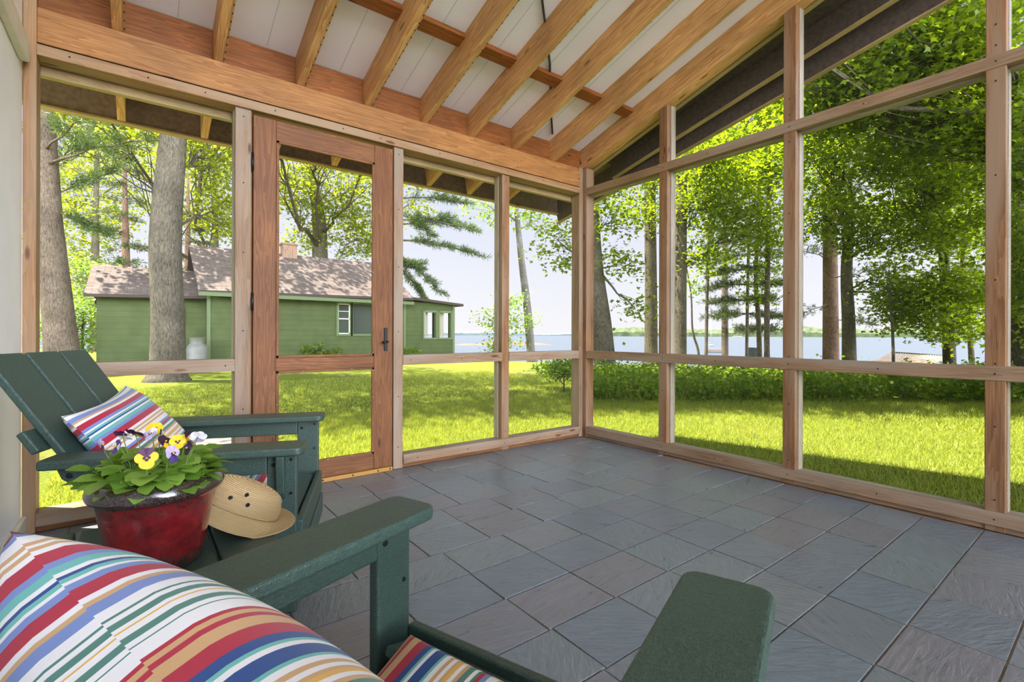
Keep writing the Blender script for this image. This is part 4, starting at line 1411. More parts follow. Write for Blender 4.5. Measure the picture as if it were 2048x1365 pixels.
# gas cylinder by the cottage wing
tk_ = thing('gas_cylinder', 'grey gas cylinder beside the cottage wall, right of the oak', 'gas tank', (-1.86, 14.45, GZ))
M['tank_grey'] = plain('tank_grey', (0.17, 0.17, 0.155), 0.5, noise=0.1, nscale=9)
MB().lathe([(0.0, 0.02), (0.20, 0.02), (0.27, 0.08), (0.285, 0.14), (0.285, 0.66), (0.27, 0.74), (0.20, 0.82), (0.11, 0.855), (0.0, 0.86)], 32).build('body', M['tank_grey'], tk_)
MB().lathe([(0.19, 0.82), (0.20, 1.0), (0.215, 1.01), (0.21, 0.99), (0.18, 0.985), (0.175, 0.82)], 28).build('collar', M['tank_grey'], tk_)
MB().lathe([(0.22, 0.0), (0.23, 0.08), (0.20, 0.08), (0.20, 0.0)], 24).build('foot_ring', M['tank_grey'], tk_)
MB().tube([(0, 0, 0.85), (0, 0, 0.96)], 0.025, 10).build('valve', M['steel'], tk_)

# paving
def flat_stone(name, pts, z0, z1, mat, label, cat, group=None):
    c = Vector((sum(p[0] for p in pts) / len(pts), sum(p[1] for p in pts) / len(pts), z0))
    o = MB().prism([(p[0] - c.x, p[1] - c.y) for p in pts], 0.0, z1 - z0, 'xy').build(name, mat, None, 0.008)
    o.location = c
    tag(o, label, cat, group)
def blob(cx, cy, rx, ry, n=11):
    return [(cx + rx * random.uniform(.82, 1.12) * math.cos(2 * PI * k / n), cy + ry * random.uniform(.82, 1.12) * math.sin(2 * PI * k / n)) for k in range(n)]
flat_stone('stepping_stone', blob(-3.02, 4.02, 0.36, 0.34), -0.20, -0.125, M['stone'], 'flat round stepping stone in the grass, farther from the door', 'stone')
flat_stone('stepping_stone', blob(-2.84, 3.42, 0.30, 0.20), -0.20, -0.125, M['stone'], 'small flat stepping stone just beyond the paved walk', 'stone')
flat_stone('walkway_slab', [(-3.15, 1.75), (-2.40, 1.95), (-2.36, 3.0), (-3.05, 2.9)], -0.20, -0.118, M['paving'], 'pale stone slab of the walk, nearer the stepping stones', 'slab')
flat_stone('walkway_slab', [(-3.10, 0.45), (-2.05, 0.45), (-2.08, 1.62), (-2.98, 1.65)], -0.20, -0.112, M['paving'], 'pale stone slab right outside the screen door', 'slab')

# ------------------------------------------------------------------ trees
def unit(v):
    return v / np.maximum(np.linalg.norm(v, axis=1, keepdims=True), 1e-9)


LOBED = np.array([(0, 0), (-0.50, 0.42), (-0.17, 0.52), (0, 1.0), (0.17, 0.52), (0.50, 0.42)])
KITE = np.array([(0, 0), (-0.36, 0.45), (0, 1.0), (0.36, 0.45)])
SLIM = np.array([(0, 0), (-0.055, 0.35), (0, 1.0), (0.055, 0.35)])


def leaf_verts(centres, per, spread, flat, size, shape, rng, up_bias=1.0, hang=0.25):
    """scatter leaf blades round each cluster centre"""
    n = len(centres) * per
    c = np.repeat(centres, per, axis=0)
    off = rng.normal(size=(n, 3)) * spread * np.array([1, 1, flat])
    # each spray is tilted its own way
    tilt = np.repeat(rng.normal(size=(len(centres), 2)) * 0.30, per, axis=0)
    off[:, 2] += off[:, 0] * tilt[:, 0] + off[:, 1] * tilt[:, 1]
    p = c + off
    nrm = rng.normal(size=(n, 3)) * 0.55
    nrm[:, 2] += up_bias
    nrm = unit(nrm)
    d = rng.normal(size=(n, 3))
    d[:, 2] -= hang
    d = unit(d - nrm * np.sum(d * nrm, axis=1, keepdims=True))
    s = np.cross(d, nrm)
    L = size * rng.uniform(0.65, 1.25, size=(n, 1))
    k = len(shape)
    v = np.empty((n, k, 3))
    for i, (a, b) in enumerate(shape):
        v[:, i] = p + s * (a * L) + d * (b * L) - nrm * (0.22 * abs(a) * L) 
    return v.reshape(-1, 3)


def in_ellipsoid(n, c, rx, ry, rz, rng, shell=0.45):
    d = unit(rng.normal(size=(n, 3)))
    r = rng.uniform(shell ** 3, 1, size=(n, 1)) ** (1 / 3)
    return np.array(c) + d * r * np.array([rx, ry, rz])


def wander(a, b, n, amp, rng):
    a, b = np.array(a, float), np.array(b, float)
    ts = np.linspace(0, 1, n)
    pts = a + (b - a) * ts[:, None]
    j = rng.normal(size=(n, 3)) * amp
    j[0] = j[-1] = 0
    return pts + j


DENS = 1.15


def make_tree(name, label, cat, trunk, widths, crowns, bark, leaf, shape=KITE, size=0.11, per=42, spread=0.33, flat=0.4, limb_r=0.45, group=None, seed=1, extra_tips=None, twig=True, limb_from=0.45, high=()):
    """trunk: [(px, py, d)...] up the stem, its foot on the ground under the first pair (px, d);
    crowns: (px, py, d, half-width px, half-height px, clusters)"""
    rng = np.random.default_rng(seed)
    f0 = trunk[0]
    base = on_ground(f0[0], f0[1])
    t = thing(name, label, cat, base, 0.0, group)
    P = [Vector((0, 0, -0.08))] + [at(*q) - base for q in trunk[1:]]
    d0 = f0[1]
    R = [w * 0.5 * d0 / FPX for w in widths]
    # smooth the stem
    pts, rad = [], []
    for i in range(len(P) - 1):
        for k in range(6):
            q = k / 6
            p0, p1, p2, p3 = P[max(i - 1, 0)], P[i], P[i + 1], P[min(i + 2, len(P) - 1)]
            pts.append(0.5 * ((2 * p1) + (p2 - p0) * q + (2 * p0 - 5 * p1 + 4 * p2 - p3) * q * q + (3 * p1 - p0 - 3 * p2 + p3) * q ** 3))
            rad.append(R[i] + (R[i + 1] - R[i]) * q)
    pts.append(P[-1]); rad.append(R[-1])
    rad[0] *= 1.45; rad[1] *= 1.18
    MB().tube(pts, rad, 14).build('trunk', bark, t, recalc=False)
    npts = np.array([tuple(p) for p in pts])
    cents = []
    bm_ = MB()
    todo = [(np.array(at(px, py, d) - base), hw * d / FPX, hh * d / FPX, int(ncl * DENS)) for px, py, d, hw, hh, ncl in crowns]
    todo += [(np.array(Vector((x, y, z)) - base), rx, rz, ncl) for x, y, z, rx, rz, ncl in high]
    for c, rx, rz, ncl in todo:
        cl = in_ellipsoid(ncl, c, rx, max(rx * 0.8, 0.4), rz, rng)
        cl = cl[cl[:, 2] > 0.25]
        cents.append(cl)
        # limb from the stem to the crown's middle, then twigs to the sprays
        lowz = c[2] - 0.35 * abs(np.linalg.norm(c[:2] - npts[:, :2].mean(axis=0))) - rz * 0.3
        i0 = int(np.argmin(np.abs(npts[:, 2] - max(lowz, npts[-1, 2] * limb_from * 0.6)) + 0.0))
        a = npts[i0]
        ln = np.linalg.norm(c - a)
        r0 = max(min(rad[i0] * limb_r, 0.02 + ln * 0.012), 0.012)
        w = wander(a, c, 6, ln * 0.035, rng)
        bm_.tube([tuple(q) for q in w], list(np.linspace(r0, r0 * 0.35, 6)), 6)
        if twig:
            for q in cl[: min(len(cl), 26)]:
                k = rng.integers(2, 6)
                st = w[k]
                l2 = np.linalg.norm(q - st)
                ww = wander(st, q, 4, l2 * 0.05, rng)
                rr0 = max(r0 * 0.30, 0.007)
                bm_.tube([tuple(z) for z in ww], [rr0, rr0 * .75, rr0 * .5, rr0 * .25], 4, cap=False)
    if bm_.v:
        bm_.build('branches', bark, t, recalc=False)['kind'] = 'stuff'
    if cents:
        cents = np.concatenate(cents)
        v = leaf_verts(cents, per, spread, flat, size, shape, rng)
        np_mesh('foliage', v, len(shape), leaf, t)
    return t


def bough_tufts(mb, a, b, r0, rng, droop=0.15, side=0.5, ntw=16, tw_len=0.8):
    """one conifer bough with side twigs; returns tuft centres and directions"""
    n = 8
    pts = wander(a, b, n, 0.03, rng)
    ln = np.linalg.norm(np.array(b) - np.array(a))
    pts[:, 2] -= np.sin(np.linspace(0, PI, n)) * -droop * ln * 0.3
    mb.tube([tuple(p) for p in pts], list(np.linspace(r0, r0 * 0.25, n)), 5)
    ax = unit((pts[-1] - pts[0])[None])[0]
    sd = np.cross(ax, (0, 0, 1.0))
    cs, ds = [], []
    for k in range(ntw):
        t = rng.uniform(0.22, 1.0)
        p = pts[0] + (pts[-1] - pts[0]) * t
        q = int(t * (n - 1))
        p = pts[q] + (pts[min(q + 1, n - 1)] - pts[q]) * (t * (n - 1) - q)
        s = rng.choice([-1, 1])
        L = tw_len * (1.15 - t * 0.75) * rng.uniform(0.5, 1.1)
        e = p + (ax * 0.75 + sd * s * rng.uniform(0.4, 1.0) + np.array([0, 0, rng.uniform(-0.15, 0.3)])) * L
        mb.tube([tuple(p), tuple((p + e) / 2 + np.array([0, 0, 0.02])), tuple(e)], [r0 * 0.22, r0 * 0.15, r0 * 0.06], 4, cap=False)
        m = max(int(L / 0.13), 2)
        for j in range(m):
            f = (j + 1) / m
            cs.append(p + (e - p) * f)
            ds.append(unit((e - p)[None])[0])
    return cs, ds


def needles(cs, ds, per, length, width, rng, open_=0.8):
    n = len(cs) * per
    c = np.repeat(np.array(cs), per, axis=0)
    d = np.repeat(np.array(ds), per, axis=0) * 0.55 + rng.normal(size=(n, 3)) * open_ * 0.6
    d[:, 2] += 0.12
    d = unit(d)
    s = unit(np.cross(d, rng.normal(size=(n, 3))))
    L = length * rng.uniform(0.7, 1.2, size=(n, 1))
    p = c + rng.normal(size=(n, 3)) * 0.03
    v = np.empty((n, 4, 3))
    v[:, 0] = p
    v[:, 1] = p + d * L * 0.5 - s * width
    v[:, 2] = p + d * L
    v[:, 3] = p + d * L * 0.5 + s * width
    return v.reshape(-1, 3)


def make_conifer(name, label, cat, trunk, widths, boughs, bark, leaf, seed=1, per=9, length=0.17, width=0.012, group=None, ntw=16, tw_len=0.8, whorl=None):
    """boughs: ((px0, py0, d0), (px1, py1, d1), thickness); whorl: (z0, z1, len0, len1, n, droop) for a spire"""
    rng = np.random.default_rng(seed)
    base = on_ground(trunk[0][0], trunk[0][1])
    t = thing(name, label, cat, base, 0.0, group)
    P = [Vector((0, 0, -0.08))] + [at(*q) - base for q in trunk[1:]]
    R = [w * 0.5 * trunk[0][1] / FPX for w in widths]
    pts, rad = [], []
    for i in range(len(P) - 1):
        for k in range(5):
            pts.append(P[i].lerp(P[i + 1], k / 5)); rad.append(R[i] + (R[i + 1] - R[i]) * k / 5)
    pts.append(P[-1]); rad.append(R[-1])
    rad[0] *= 1.3
    MB().tube(pts, rad, 12).build('trunk', bark, t, recalc=False)
    bm_ = MB()
    cs, ds = [], []
    for a, b, r in boughs:
        A, B = at(*a) - base, at(*b) - base
        c, d = bough_tufts(bm_, tuple(A), tuple(B), r, rng, ntw=ntw, tw_len=tw_len)
        cs += c; ds += d
    if whorl:
        z0, z1, l0, l1, nb, droop = whorl
        for k in range(nb):
            f = k / nb
            z = z0 + (z1 - z0) * f + rng.uniform(-.15, .15)
            L = (l0 + (l1 - l0) * f) * rng.uniform(0.7, 1.1)
            a = rng.uniform(0, 2 * PI)
            j = int(np.argmin([abs(p.z - z) for p in pts]))
            A = pts[j]
            B = A + Vector((math.cos(a) * L, math.sin(a) * L, -droop * L))
            c, d = bough_tufts(bm_, tuple(A), tuple(B), 0.022, rng, ntw=max(int(ntw * L / 1.6), 5), tw_len=tw_len * min(L / 1.6, 1))
            cs += c; ds += d
    bm_.build('branches', bark, t, recalc=False)['kind'] = 'stuff'
    v = needles(cs, ds, per, length, width, rng)
    np_mesh('foliage', v, 4, leaf, t)
    return t


# --- behind the left screens
make_tree('oak_tree', 'stout grey-barked oak trunk standing before the cottage', 'tree', [(335, 11.2), (336, 640, 11.2), (331, 480, 11.2), (347, 270, 11.3), (360, 60, 11.5), (372, -160, 12)], [64, 57, 55, 46, 42, 30],
          [(430, 60, 11, 190, 120, 60), (250, 0, 12, 160, 110, 50), (430, 310, 12.5, 60, 75, 22), (440, 430, 13, 40, 60, 14)], M['oak_bark'], M['oak_leaf'], LOBED, 0.12, 40, 0.34, seed=3,
          high=((-4.4, 6.7, 8.0, 2.3, 1.0, 105), (-2.2, 6.2, 8.0, 2.1, 1.0, 95), (-4.2, 10.5, 9.4, 3.0, 1.4, 150), (-0.6, 9.8, 9.6, 2.8, 1.3, 140), (-2.4, 14.0, 10.5, 3.2, 1.4, 110)))
make_conifer('white_pine', 'leaning brown pine trunk at the far left screen', 'tree', [(128, 13.5), (118, 640, 13.5), (97, 440, 13.5), (86, 220, 13.7), (80, -100, 14)], [62, 52, 44, 36, 26],
             [((92, 330, 13.5), (330, 280, 12.5), .04), ((90, 400, 13.5), (230, 345, 14.5), .03), ((92, 300, 13.5), (200, 225, 12), .035), ((88, 250, 13.5), (240, 330, 13), .03), ((95, 420, 13.5), (210, 470, 14), .03), ((88, 280, 13.5), (10, 250, 13), .03), ((92, 370, 13.6), (150, 290, 15), .03)], M['grey_pine_bark'], M['pine_needle'], 4, per=11, length=0.22, width=0.010, ntw=26, tw_len=0.9)
make_tree('maple_tree', 'spreading maple rising behind the cottage chimney', 'tree', [(640, 27), (640, 520, 27), (638, 440, 27), (625, 360, 27), (610, 290, 27.5), (600, 150, 28)], [40, 30, 26, 17, 12, 6],
          [(620, 390, 25.5, 75, 60, 46), (710, 390, 26, 60, 70, 44), (570, 350, 26, 60, 55, 30), (690, 300, 27, 80, 60, 44), (590, 250, 27, 70, 60, 34), (710, 480, 26, 45, 35, 22), (610, 470, 27, 45, 30, 16)], M['maple_bark'], M['oak_leaf'], LOBED, 0.20, 34, 0.42, seed=8, limb_r=0.6,
          high=((3.0, 18.2, 8.8, 1.8, 0.7, 20), (0.6, 18.4, 8.8, 1.4, 0.6, 13), (5.2, 18.8, 8.8, 1.5, 0.6, 10)))
make_conifer('spruce_tree', 'dark spruce spire left of the oak, behind the cottage wing', 'tree', [(252, 22), (252, 560, 22), (250, 400, 22), (249, 250, 22)], [22, 16, 9, 2], [], M['pine_bark'], M['spruce_needle'], 12, per=6, length=0.20, width=0.016, ntw=14, tw_len=0.8, whorl=(1.6, 9.2, 2.3, 0.4, 54, 0.10))
make_conifer('spruce_tree', 'smaller spruce beside the oak, right behind the lower roof', 'tree', [(375, 26), (375, 540, 26), (376, 400, 26), (376, 330, 26)], [18, 12, 6, 2], [], M['pine_bark'], M['spruce_needle'], 13, per=6, length=0.20, width=0.017, ntw=12, tw_len=0.8, whorl=(2.2, 8.6, 2.0, 0.3, 46, 0.12))
bgl = 'sunlit trees beyond the cottage'
make_tree('broadleaf_tree', 'bright yellow-green tree seen between pine and oak trunks', 'tree', [(190, 31), (190, 560, 31), (192, 400, 31), (195, 200, 31)], [18, 14, 10, 4], [(180, 430, 31, 75, 70, 30), (240, 300, 31, 70, 55, 28), (160, 560, 30, 55, 55, 26), (140, 330, 32, 60, 60, 24)], M['maple_bark'], M['oak_leaf'], KITE, 0.26, 30, 0.55, seed=21, group=bgl)
make_tree('broadleaf_tree', 'bright tree right of the oak trunk, above the roof', 'tree', [(430, 30), (430, 520, 30), (430, 400, 30), (432, 200, 30)], [18, 14, 10, 4], [(415, 330, 30, 60, 70, 40), (450, 440, 30, 50, 50, 26), (490, 330, 31, 60, 80, 40), (395, 450, 31, 40, 40, 16)], M['maple_bark'], M['oak_leaf'], KITE, 0.25, 32, 0.5, seed=22, group=bgl, high=((-1.5, 17.9, 8.4, 1.7, 0.7, 20), (-4.2, 17.6, 8.2, 1.8, 0.8, 30)))
make_tree('broadleaf_tree', 'pale distant tree left of the spruce, half hidden', 'tree', [(110, 38), (112, 560, 38), (112, 400, 38), (112, 220, 38)], [14, 12, 9, 4], [(120, 470, 37, 60, 90, 34), (200, 380, 38, 80, 80, 30), (300, 360, 40, 90, 90, 40)], M['maple_bark'], M['oak_leaf'], KITE, 0.30, 28, 0.6, seed=23, group=bgl)
make_tree('broadleaf_tree', 'airy tree right of the maple, behind the door', 'tree', [(760, 34), (760, 520, 34), (760, 400, 34), (760, 250, 34)], [16, 12, 9, 4], [(740, 440, 34, 60, 60, 26), (830, 400, 33, 40, 50, 14), (760, 320, 34, 70, 60, 24)], M['maple_bark'], M['oak_leaf'], KITE, 0.26, 28, 0.5, seed=24, group=bgl)
make_tree('shrub', 'dark leafy shrub at the foot of the leaning pine', 'shrub', [(165, 17), (165, 690, 17), (165, 640, 17)], [6, 5, 3], [(170, 640, 17, 45, 60, 40), (120, 660, 16.5, 45, 45, 22), (178, 560, 18, 30, 50, 20)], M['dark_bark'], M['birch_leaf'], KITE, 0.12, 40, 0.30, seed=31)

# --- by the cottage's lake end
make_conifer('white_pine', 'white pine reaching long level boughs over the cottage end', 'tree', [(784, 24), (784, 500, 24), (783, 380, 24), (782, 250, 24)], [26, 20, 14, 6],
             [((785, 455, 24), (905, 440, 23), .05), ((785, 480, 24), (972, 517, 22.5), .055), ((785, 440, 24), (950, 462, 22), .05), ((785, 500, 24), (880, 585, 23), .045), ((785, 400, 24), (930, 405, 23), .05), ((785, 520, 24), (850, 600, 24.5), .04), ((785, 370, 24), (890, 360, 23), .04), ((785, 420, 24), (860, 470, 25), .04), ((785, 540, 24), (835, 530, 23), .04)], M['dark_bark'], M['pine_needle'], 41, per=14, length=0.26, width=0.013, ntw=30, tw_len=1.0)
make_tree('birch_tree', 'slender leaning birch at the water beyond the corner', 'tree', [(1064, 27), (1055, 620, 27), (1043, 520, 27), (1034, 430, 27), (1028, 330, 27)], [17, 16, 13, 10, 5], [(1075, 440, 27, 40, 35, 9), (1000, 420, 27, 45, 35, 9), (1040, 370, 27, 60, 40, 18), (960, 405, 27, 40, 20, 6)], M['birch_bark'], M['birch_leaf'], KITE, 0.17, 34, 0.33, seed=51, limb_from=.9)
make_tree('sapling', 'thin-leaved sapling left of the birch foot', 'tree', [(985, 24), (988, 690, 24), (998, 640, 24), (1010, 590, 24)], [4, 4, 3, 2], [(985, 640, 24, 30, 28, 9), (1010, 690, 24, 45, 14, 9), (1020, 610, 24, 30, 30, 10), (1045, 640, 24, 28, 30, 8)], M['dark_bark'], M['birch_leaf'], KITE, 0.15, 32, 0.28, seed=52)

# --- through the lake side
make_tree('oak_tree', 'thick leaning oak trunk just beyond the corner post', 'tree', [(1212, 13.2), (1203, 650, 13.2), (1190, 540, 13.2), (1182, 400, 13.2), (1178, 200, 13.2), (1170, 0, 13.4)], [46, 40, 33, 30, 28, 20],
          [(1225, 440, 12.6, 50, 40, 13), (1115, 480, 12.6, 42, 38, 9), (1240, 530, 13, 40, 30, 9), (1268, 615, 13, 24, 20, 5), (1110, 400, 13, 50, 25, 6), (1250, 360, 13, 60, 40, 16), (1140, 530, 12.6, 28, 18, 4)], M['maple_bark'], M['maple_leaf'], LOBED, 0.13, 36, 0.27, seed=61,
          high=((-0.3, 5.3, 8.0, 2.0, 1.0, 100), (1.1, 4.4, 8.0, 1.9, 1.0, 110), (2.6, 8.2, 9.4, 2.4, 1.2, 100), (4.5, 10.5, 10.0, 2.4, 1.2, 60)))
make_tree('oak_tree', 'straight trunk left of the first lake-side post', 'tree', [(1302, 17), (1302, 600, 17), (1300, 400, 17), (1298, 200, 17)], [27, 24, 22, 16], [(1290, 420, 16, 60, 60, 16), (1330, 330, 16, 60, 50, 18)], M['maple_bark'], M['maple_leaf'], LOBED, 0.15, 36, 0.32, seed=62)
make_tree('oak_tree', 'mossy trunk just right of the first lake-side post', 'tree', [(1360, 15), (1361, 600, 15), (1363, 400, 15), (1366, 200, 15)], [26, 23, 21, 15], [(1400, 420, 14.5, 65, 45, 20), (1460, 380, 14, 80, 60, 34), (1400, 520, 15, 45, 35, 11), (1420, 330, 13, 80, 55, 36), (1500, 450, 14, 70, 55, 26)], M['maple_bark'], M['maple_leaf'], LOBED, 0.14, 38, 0.31, seed=63)
make_tree('sapling', 'crooked bare-stemmed sapling by the water', 'tree', [(1400, 20), (1396, 700, 20), (1385, 660, 20), (1382, 590, 20), (1370, 520, 20)], [5, 5, 4, 3, 2], [(1395, 560, 20, 24, 30, 5)], M['dark_bark'], M['birch_leaf'], KITE, 0.14, 30, 0.25, seed=64)
make_tree('maple_tree', 'thin dark maple stem left of the spruce pair', 'tree', [(1412, 19), (1414, 600, 19), (1419, 400, 19), (1422, 200, 19)], [7, 6, 6, 3], [(1430, 460, 18, 45, 45, 13), (1440, 520, 19, 45, 40, 10)], M['dark_bark'], M['maple_leaf'], LOBED, 0.16, 34, 0.32, seed=65)
make_conifer('spruce_tree', 'dark open spruce silhouetted against the lake', 'tree', [(1493, 19), (1495, 600, 19), (1498, 450, 19), (1500, 340, 19)], [6, 6, 5, 2], [], M['dark_bark'], M['spruce_needle'], 66, per=8, length=0.17, width=0.011, ntw=18, tw_len=0.8, whorl=(1.55, 6.2, 2.1, 0.6, 58, 0.10))
make_tree('maple_tree', 'pale bent maple stem right of the spruce', 'tree', [(1520, 18), (1517, 640, 18), (1512, 560, 18), (1518, 400, 18), (1524, 200, 18)], [10, 9, 8, 7, 4], [(1530, 480, 17, 50, 50, 18), (1540, 380, 16, 60, 60, 24)], M['maple_bark'], M['maple_leaf'], LOBED, 0.15, 36, 0.32, seed=67)
make_tree('maple_tree', 'straight slim maple stem beside the second lake-side post', 'tree', [(1534, 17), (1534, 600, 17), (1538, 400, 17), (1540, 200, 17)], [11, 10, 9, 6], [(1530, 560, 17, 45, 40, 12), (1560, 300, 15, 70, 60, 30)], M['dark_bark'], M['maple_leaf'], LOBED, 0.15, 36, 0.32, seed=68)
make_conifer('red_pine', 'reddish pine trunk right of the second lake-side post', 'tree', [(1662, 16.5), (1661, 600, 16.5), (1660, 450, 16.5), (1655, 250, 16.5), (1650, 0, 16.5)], [30, 27, 25, 22, 16], [((1660, 610, 16.5), (1590, 640, 15.5), .02), ((1660, 560, 16.5), (1760, 540, 15), .02), ((1660, 640, 16.5), (1740, 650, 16), .018), ((1660, 520, 16.5), (1580, 500, 16), .02)], M['pine_bark'], M['pine_needle'], 69, per=9, length=0.19, width=0.010, ntw=14, tw_len=0.55)
make_tree('maple_tree', 'forked grey maple beside the reddish pine', 'tree', [(1699, 15), (1697, 640, 15), (1693, 540, 15), (1700, 420, 15), (1690, 300, 15), (1680, 100, 15)], [27, 23, 20, 17, 13, 8],
          [(1740, 470, 14.5, 75, 45, 30), (1700, 350, 13, 110, 80, 50), (1800, 440, 13.5, 90, 60, 44), (1650, 430, 14, 60, 55, 22), (1800, 560, 14, 70, 40, 22), (1820, 620, 14, 70, 40, 26), (1640, 270, 12, 90, 60, 44)], M['maple_bark'], M['maple_leaf'], LOBED, 0.14, 40, 0.31, seed=70, limb_r=0.5)
make_tree('sapling', 'thin sapling stem in front of the hammock', 'tree', [(1788, 13), (1785, 660, 13), (1780, 600, 13), (1778, 540, 13)], [6, 5, 4, 3], [(1790, 600, 13, 50, 30, 9)], M['dark_bark'], M['maple_leaf'], LOBED, 0.12, 34, 0.25, seed=71)
make_tree('maple_tree', 'leafy maple filling the view left of the last post', 'tree', [(1900, 14), (1896, 640, 14), (1888, 520, 14), (1880, 300, 14), (1870, 50, 14)], [22, 20, 17, 13, 8],
          [(1885, 440, 12.5, 90, 80, 64), (1900, 320, 12, 100, 80, 84), (1850, 600, 13, 70, 55, 40), (1930, 560, 13, 60, 70, 44), (1830, 300, 11, 110, 80, 80), (1900, 660, 13, 55, 30, 18), (1920, 180, 11, 100, 90, 84)], M['maple_bark'], M['maple_leaf'], LOBED, 0.13, 42, 0.30, seed=72)
make_tree('maple_tree', 'twin pale stems leaning close before the last post', 'tree', [(1945, 15.5), (1938, 640, 15.5), (1925, 520, 15.5), (1915, 350, 15.5)], [10, 9, 8, 5], [(1940, 440, 15, 60, 60, 24), (1960, 620, 15, 40, 60, 20)], M['maple_bark'], M['maple_leaf'], LOBED, 0.15, 38, 0.32, seed=73)
make_tree('maple_tree', 'tall maple arching its leaves high over the lawn', 'tree', [(2230, 9.5), (2225, 500, 9.5), (2210, 200, 9.5), (2190, -150, 9.5)], [60, 50, 44, 30],
          [(1780, 120, 9, 150, 75, 100), (1930, 60, 8.5, 120, 90, 90), (1690, 190, 9.5, 120, 50, 56), (1900, 240, 9.5, 110, 60, 50), (2040, 250, 9, 60, 160, 76), (1760, 250, 10, 130, 55, 46), (1640, 130, 10, 60, 60, 24), (2040, 520, 10, 40, 110, 40)], M['maple_bark'], M['maple_leaf'], LOBED, 0.125, 44, 0.30, seed=74, limb_r=0.3,
          high=((2.5, 3.1, 7.9, 1.9, 0.9, 120), (3.9, 1.9, 7.9, 1.9, 0.9, 120), (5.3, 0.5, 7.9, 1.9, 0.9, 110), (6.8, -0.8, 7.9, 1.9, 0.9, 90)))
make_tree('maple_tree', 'maple branches hanging in below the roof edge', 'tree', [(1450, 21), (1450, 600, 21), (1452, 300, 21), (1455, 0, 21)], [14, 12, 10, 7], [(1440, 290, 17, 90, 45, 44), (1520, 240, 16, 70, 60, 40), (1380, 330, 17, 60, 35, 24), (1500, 330, 16, 80, 55, 44), (1470, 200, 17, 60, 40, 20)], M['dark_bark'], M['maple_leaf'], LOBED, 0.16, 40, 0.36, seed=75)
make_tree('oak_tree', 'dark trunk behind the last lake-side post', 'tree', [(2036, 11), (2034, 600, 11), (2030, 400, 11), (2028, 100, 11)], [30, 26, 24, 16], [(2030, 640, 11, 30, 60, 14), (2035, 440, 11, 30, 90, 20)], M['dark_bark'], M['maple_leaf'], LOBED, 0.12, 38, 0.28, seed=76)
# shrubs and undergrowth along the bank
make_tree('shrub', 'light green leafy shrub by the corner post', 'shrub', [(1128, 9.2), (1128, 770, 9.2), (1128, 750, 9.2)], [4, 3, 2], [(1128, 752, 9.2, 32, 28, 24), (1100, 738, 9.8, 22, 18, 9)], M['dark_bark'], M['weed_leaf'], KITE, 0.075, 44, 0.11, seed=91)
make_tree('shrub', 'low bright plant at the cottage wall, seen through the door', 'shrub', [(635, 17.5), (635, 705, 17.5), (640, 698, 17.5)], [4, 3, 2], [(640, 702, 17.5, 38, 10, 14)], M['dark_bark'], M['weed_leaf'], KITE, 0.10, 36, 0.12, seed=92)
make_tree('shrub', 'small bright plant at the cottage wall just right of the door', 'shrub', [(818, 19), (818, 706, 19), (818, 700, 19)], [4, 3, 2], [(818, 704, 19, 22, 9, 8)], M['dark_bark'], M['weed_leaf'], KITE, 0.10, 36, 0.12, seed=93)
ug = np.random.default_rng(5)
pts, tall = [], []
for k in range(1500):
    px = ug.uniform(1165, 2120)
    d = ug.uniform(7.9, 13.0)
    p = on_ground(px, d)
    hump = 0.35 + 0.65 * (math.sin(px * 0.021) * 0.5 + 0.5)
    pts.append((p.x, p.y, p.z + ug.uniform(0.02, 1.0) * max(min(0.5 * (0.55 + 0.45 * hump), CAM.z - p.z - 74 * d / FPX - 0.02), 0.04)))
v = leaf_verts(np.array(pts), 30, 0.13, 0.8, 0.085, KITE, ug, 0.9, 0.1)
tag(np_mesh('undergrowth', v, 4, M['weed_leaf']), 'tangled green weeds along the bank beyond the sunlit lawn', 'weeds', kind='stuff')


def blades(n, sampler, hgt, wid, rng, lean_=0.35):
    p = sampler(n)
    a = rng.uniform(0, 2 * PI, n)
    dx = np.stack([np.cos(a), np.sin(a), np.zeros(n)], 1)
    h = hgt * rng.uniform(0.5, 1.3, (n, 1))
    ln = rng.normal(size=(n, 3)) * lean_
    ln[:, 2] = 1
    tip = p + unit(ln) * h
    w = wid * rng.uniform(0.7, 1.3, (n, 1))
    v = np.empty((n, 3, 3))
    v[:, 0] = p - dx * w
    v[:, 1] = p + dx * w
    v[:, 2] = tip
    return v.reshape(-1, 3)


def lawn_sampler(x0, x1, y0, y1, excl=None):
    def f(n):
        x = ug.uniform(x0, x1, n)
        y = ug.uniform(y0, y1, n)
        z = np.array([ground_z(a, b) for a, b in zip(x, y)]) - 0.012
        return np.stack([x, y, z], 1)
    return f
parts = [blades(120000, lawn_sampler(0.14, 4.2, -3.6, 3.4), 0.050, 0.0034, ug, 0.5),
         blades(80000, lawn_sampler(-3.75, 0.14, 0.16, 3.4), 0.05, 0.0034, ug, 0.5),
         blades(70000, lawn_sampler(4.2, 8.5, -3.2, 5.0), 0.065, 0.006, ug, 0.5),
         blades(40000, lawn_sampler(-4.0, 5.0, 3.4, 9.0), 0.05, 0.007, ug, 0.5)]
g = np.concatenate(parts)
c = g.reshape(-1, 3, 3).mean(axis=1)
on_slab = (c[:, 0] > -3.15) & (c[:, 0] < -2.05) & (c[:, 1] > 0.42) & (c[:, 1] < 2.95)
on_slab |= (np.hypot(c[:, 0] + 3.02, c[:, 1] - 4.02) < 0.34) | (np.hypot(c[:, 0] + 2.84, c[:, 1] - 3.42) < 0.24)
g = g.reshape(-1, 3, 3)[~on_slab].reshape(-1, 3)
tag(np_mesh('grass', g, 3, M['grass_blade']), 'short mown grass blades of the lawn outside the screens', 'grass', kind='stuff')
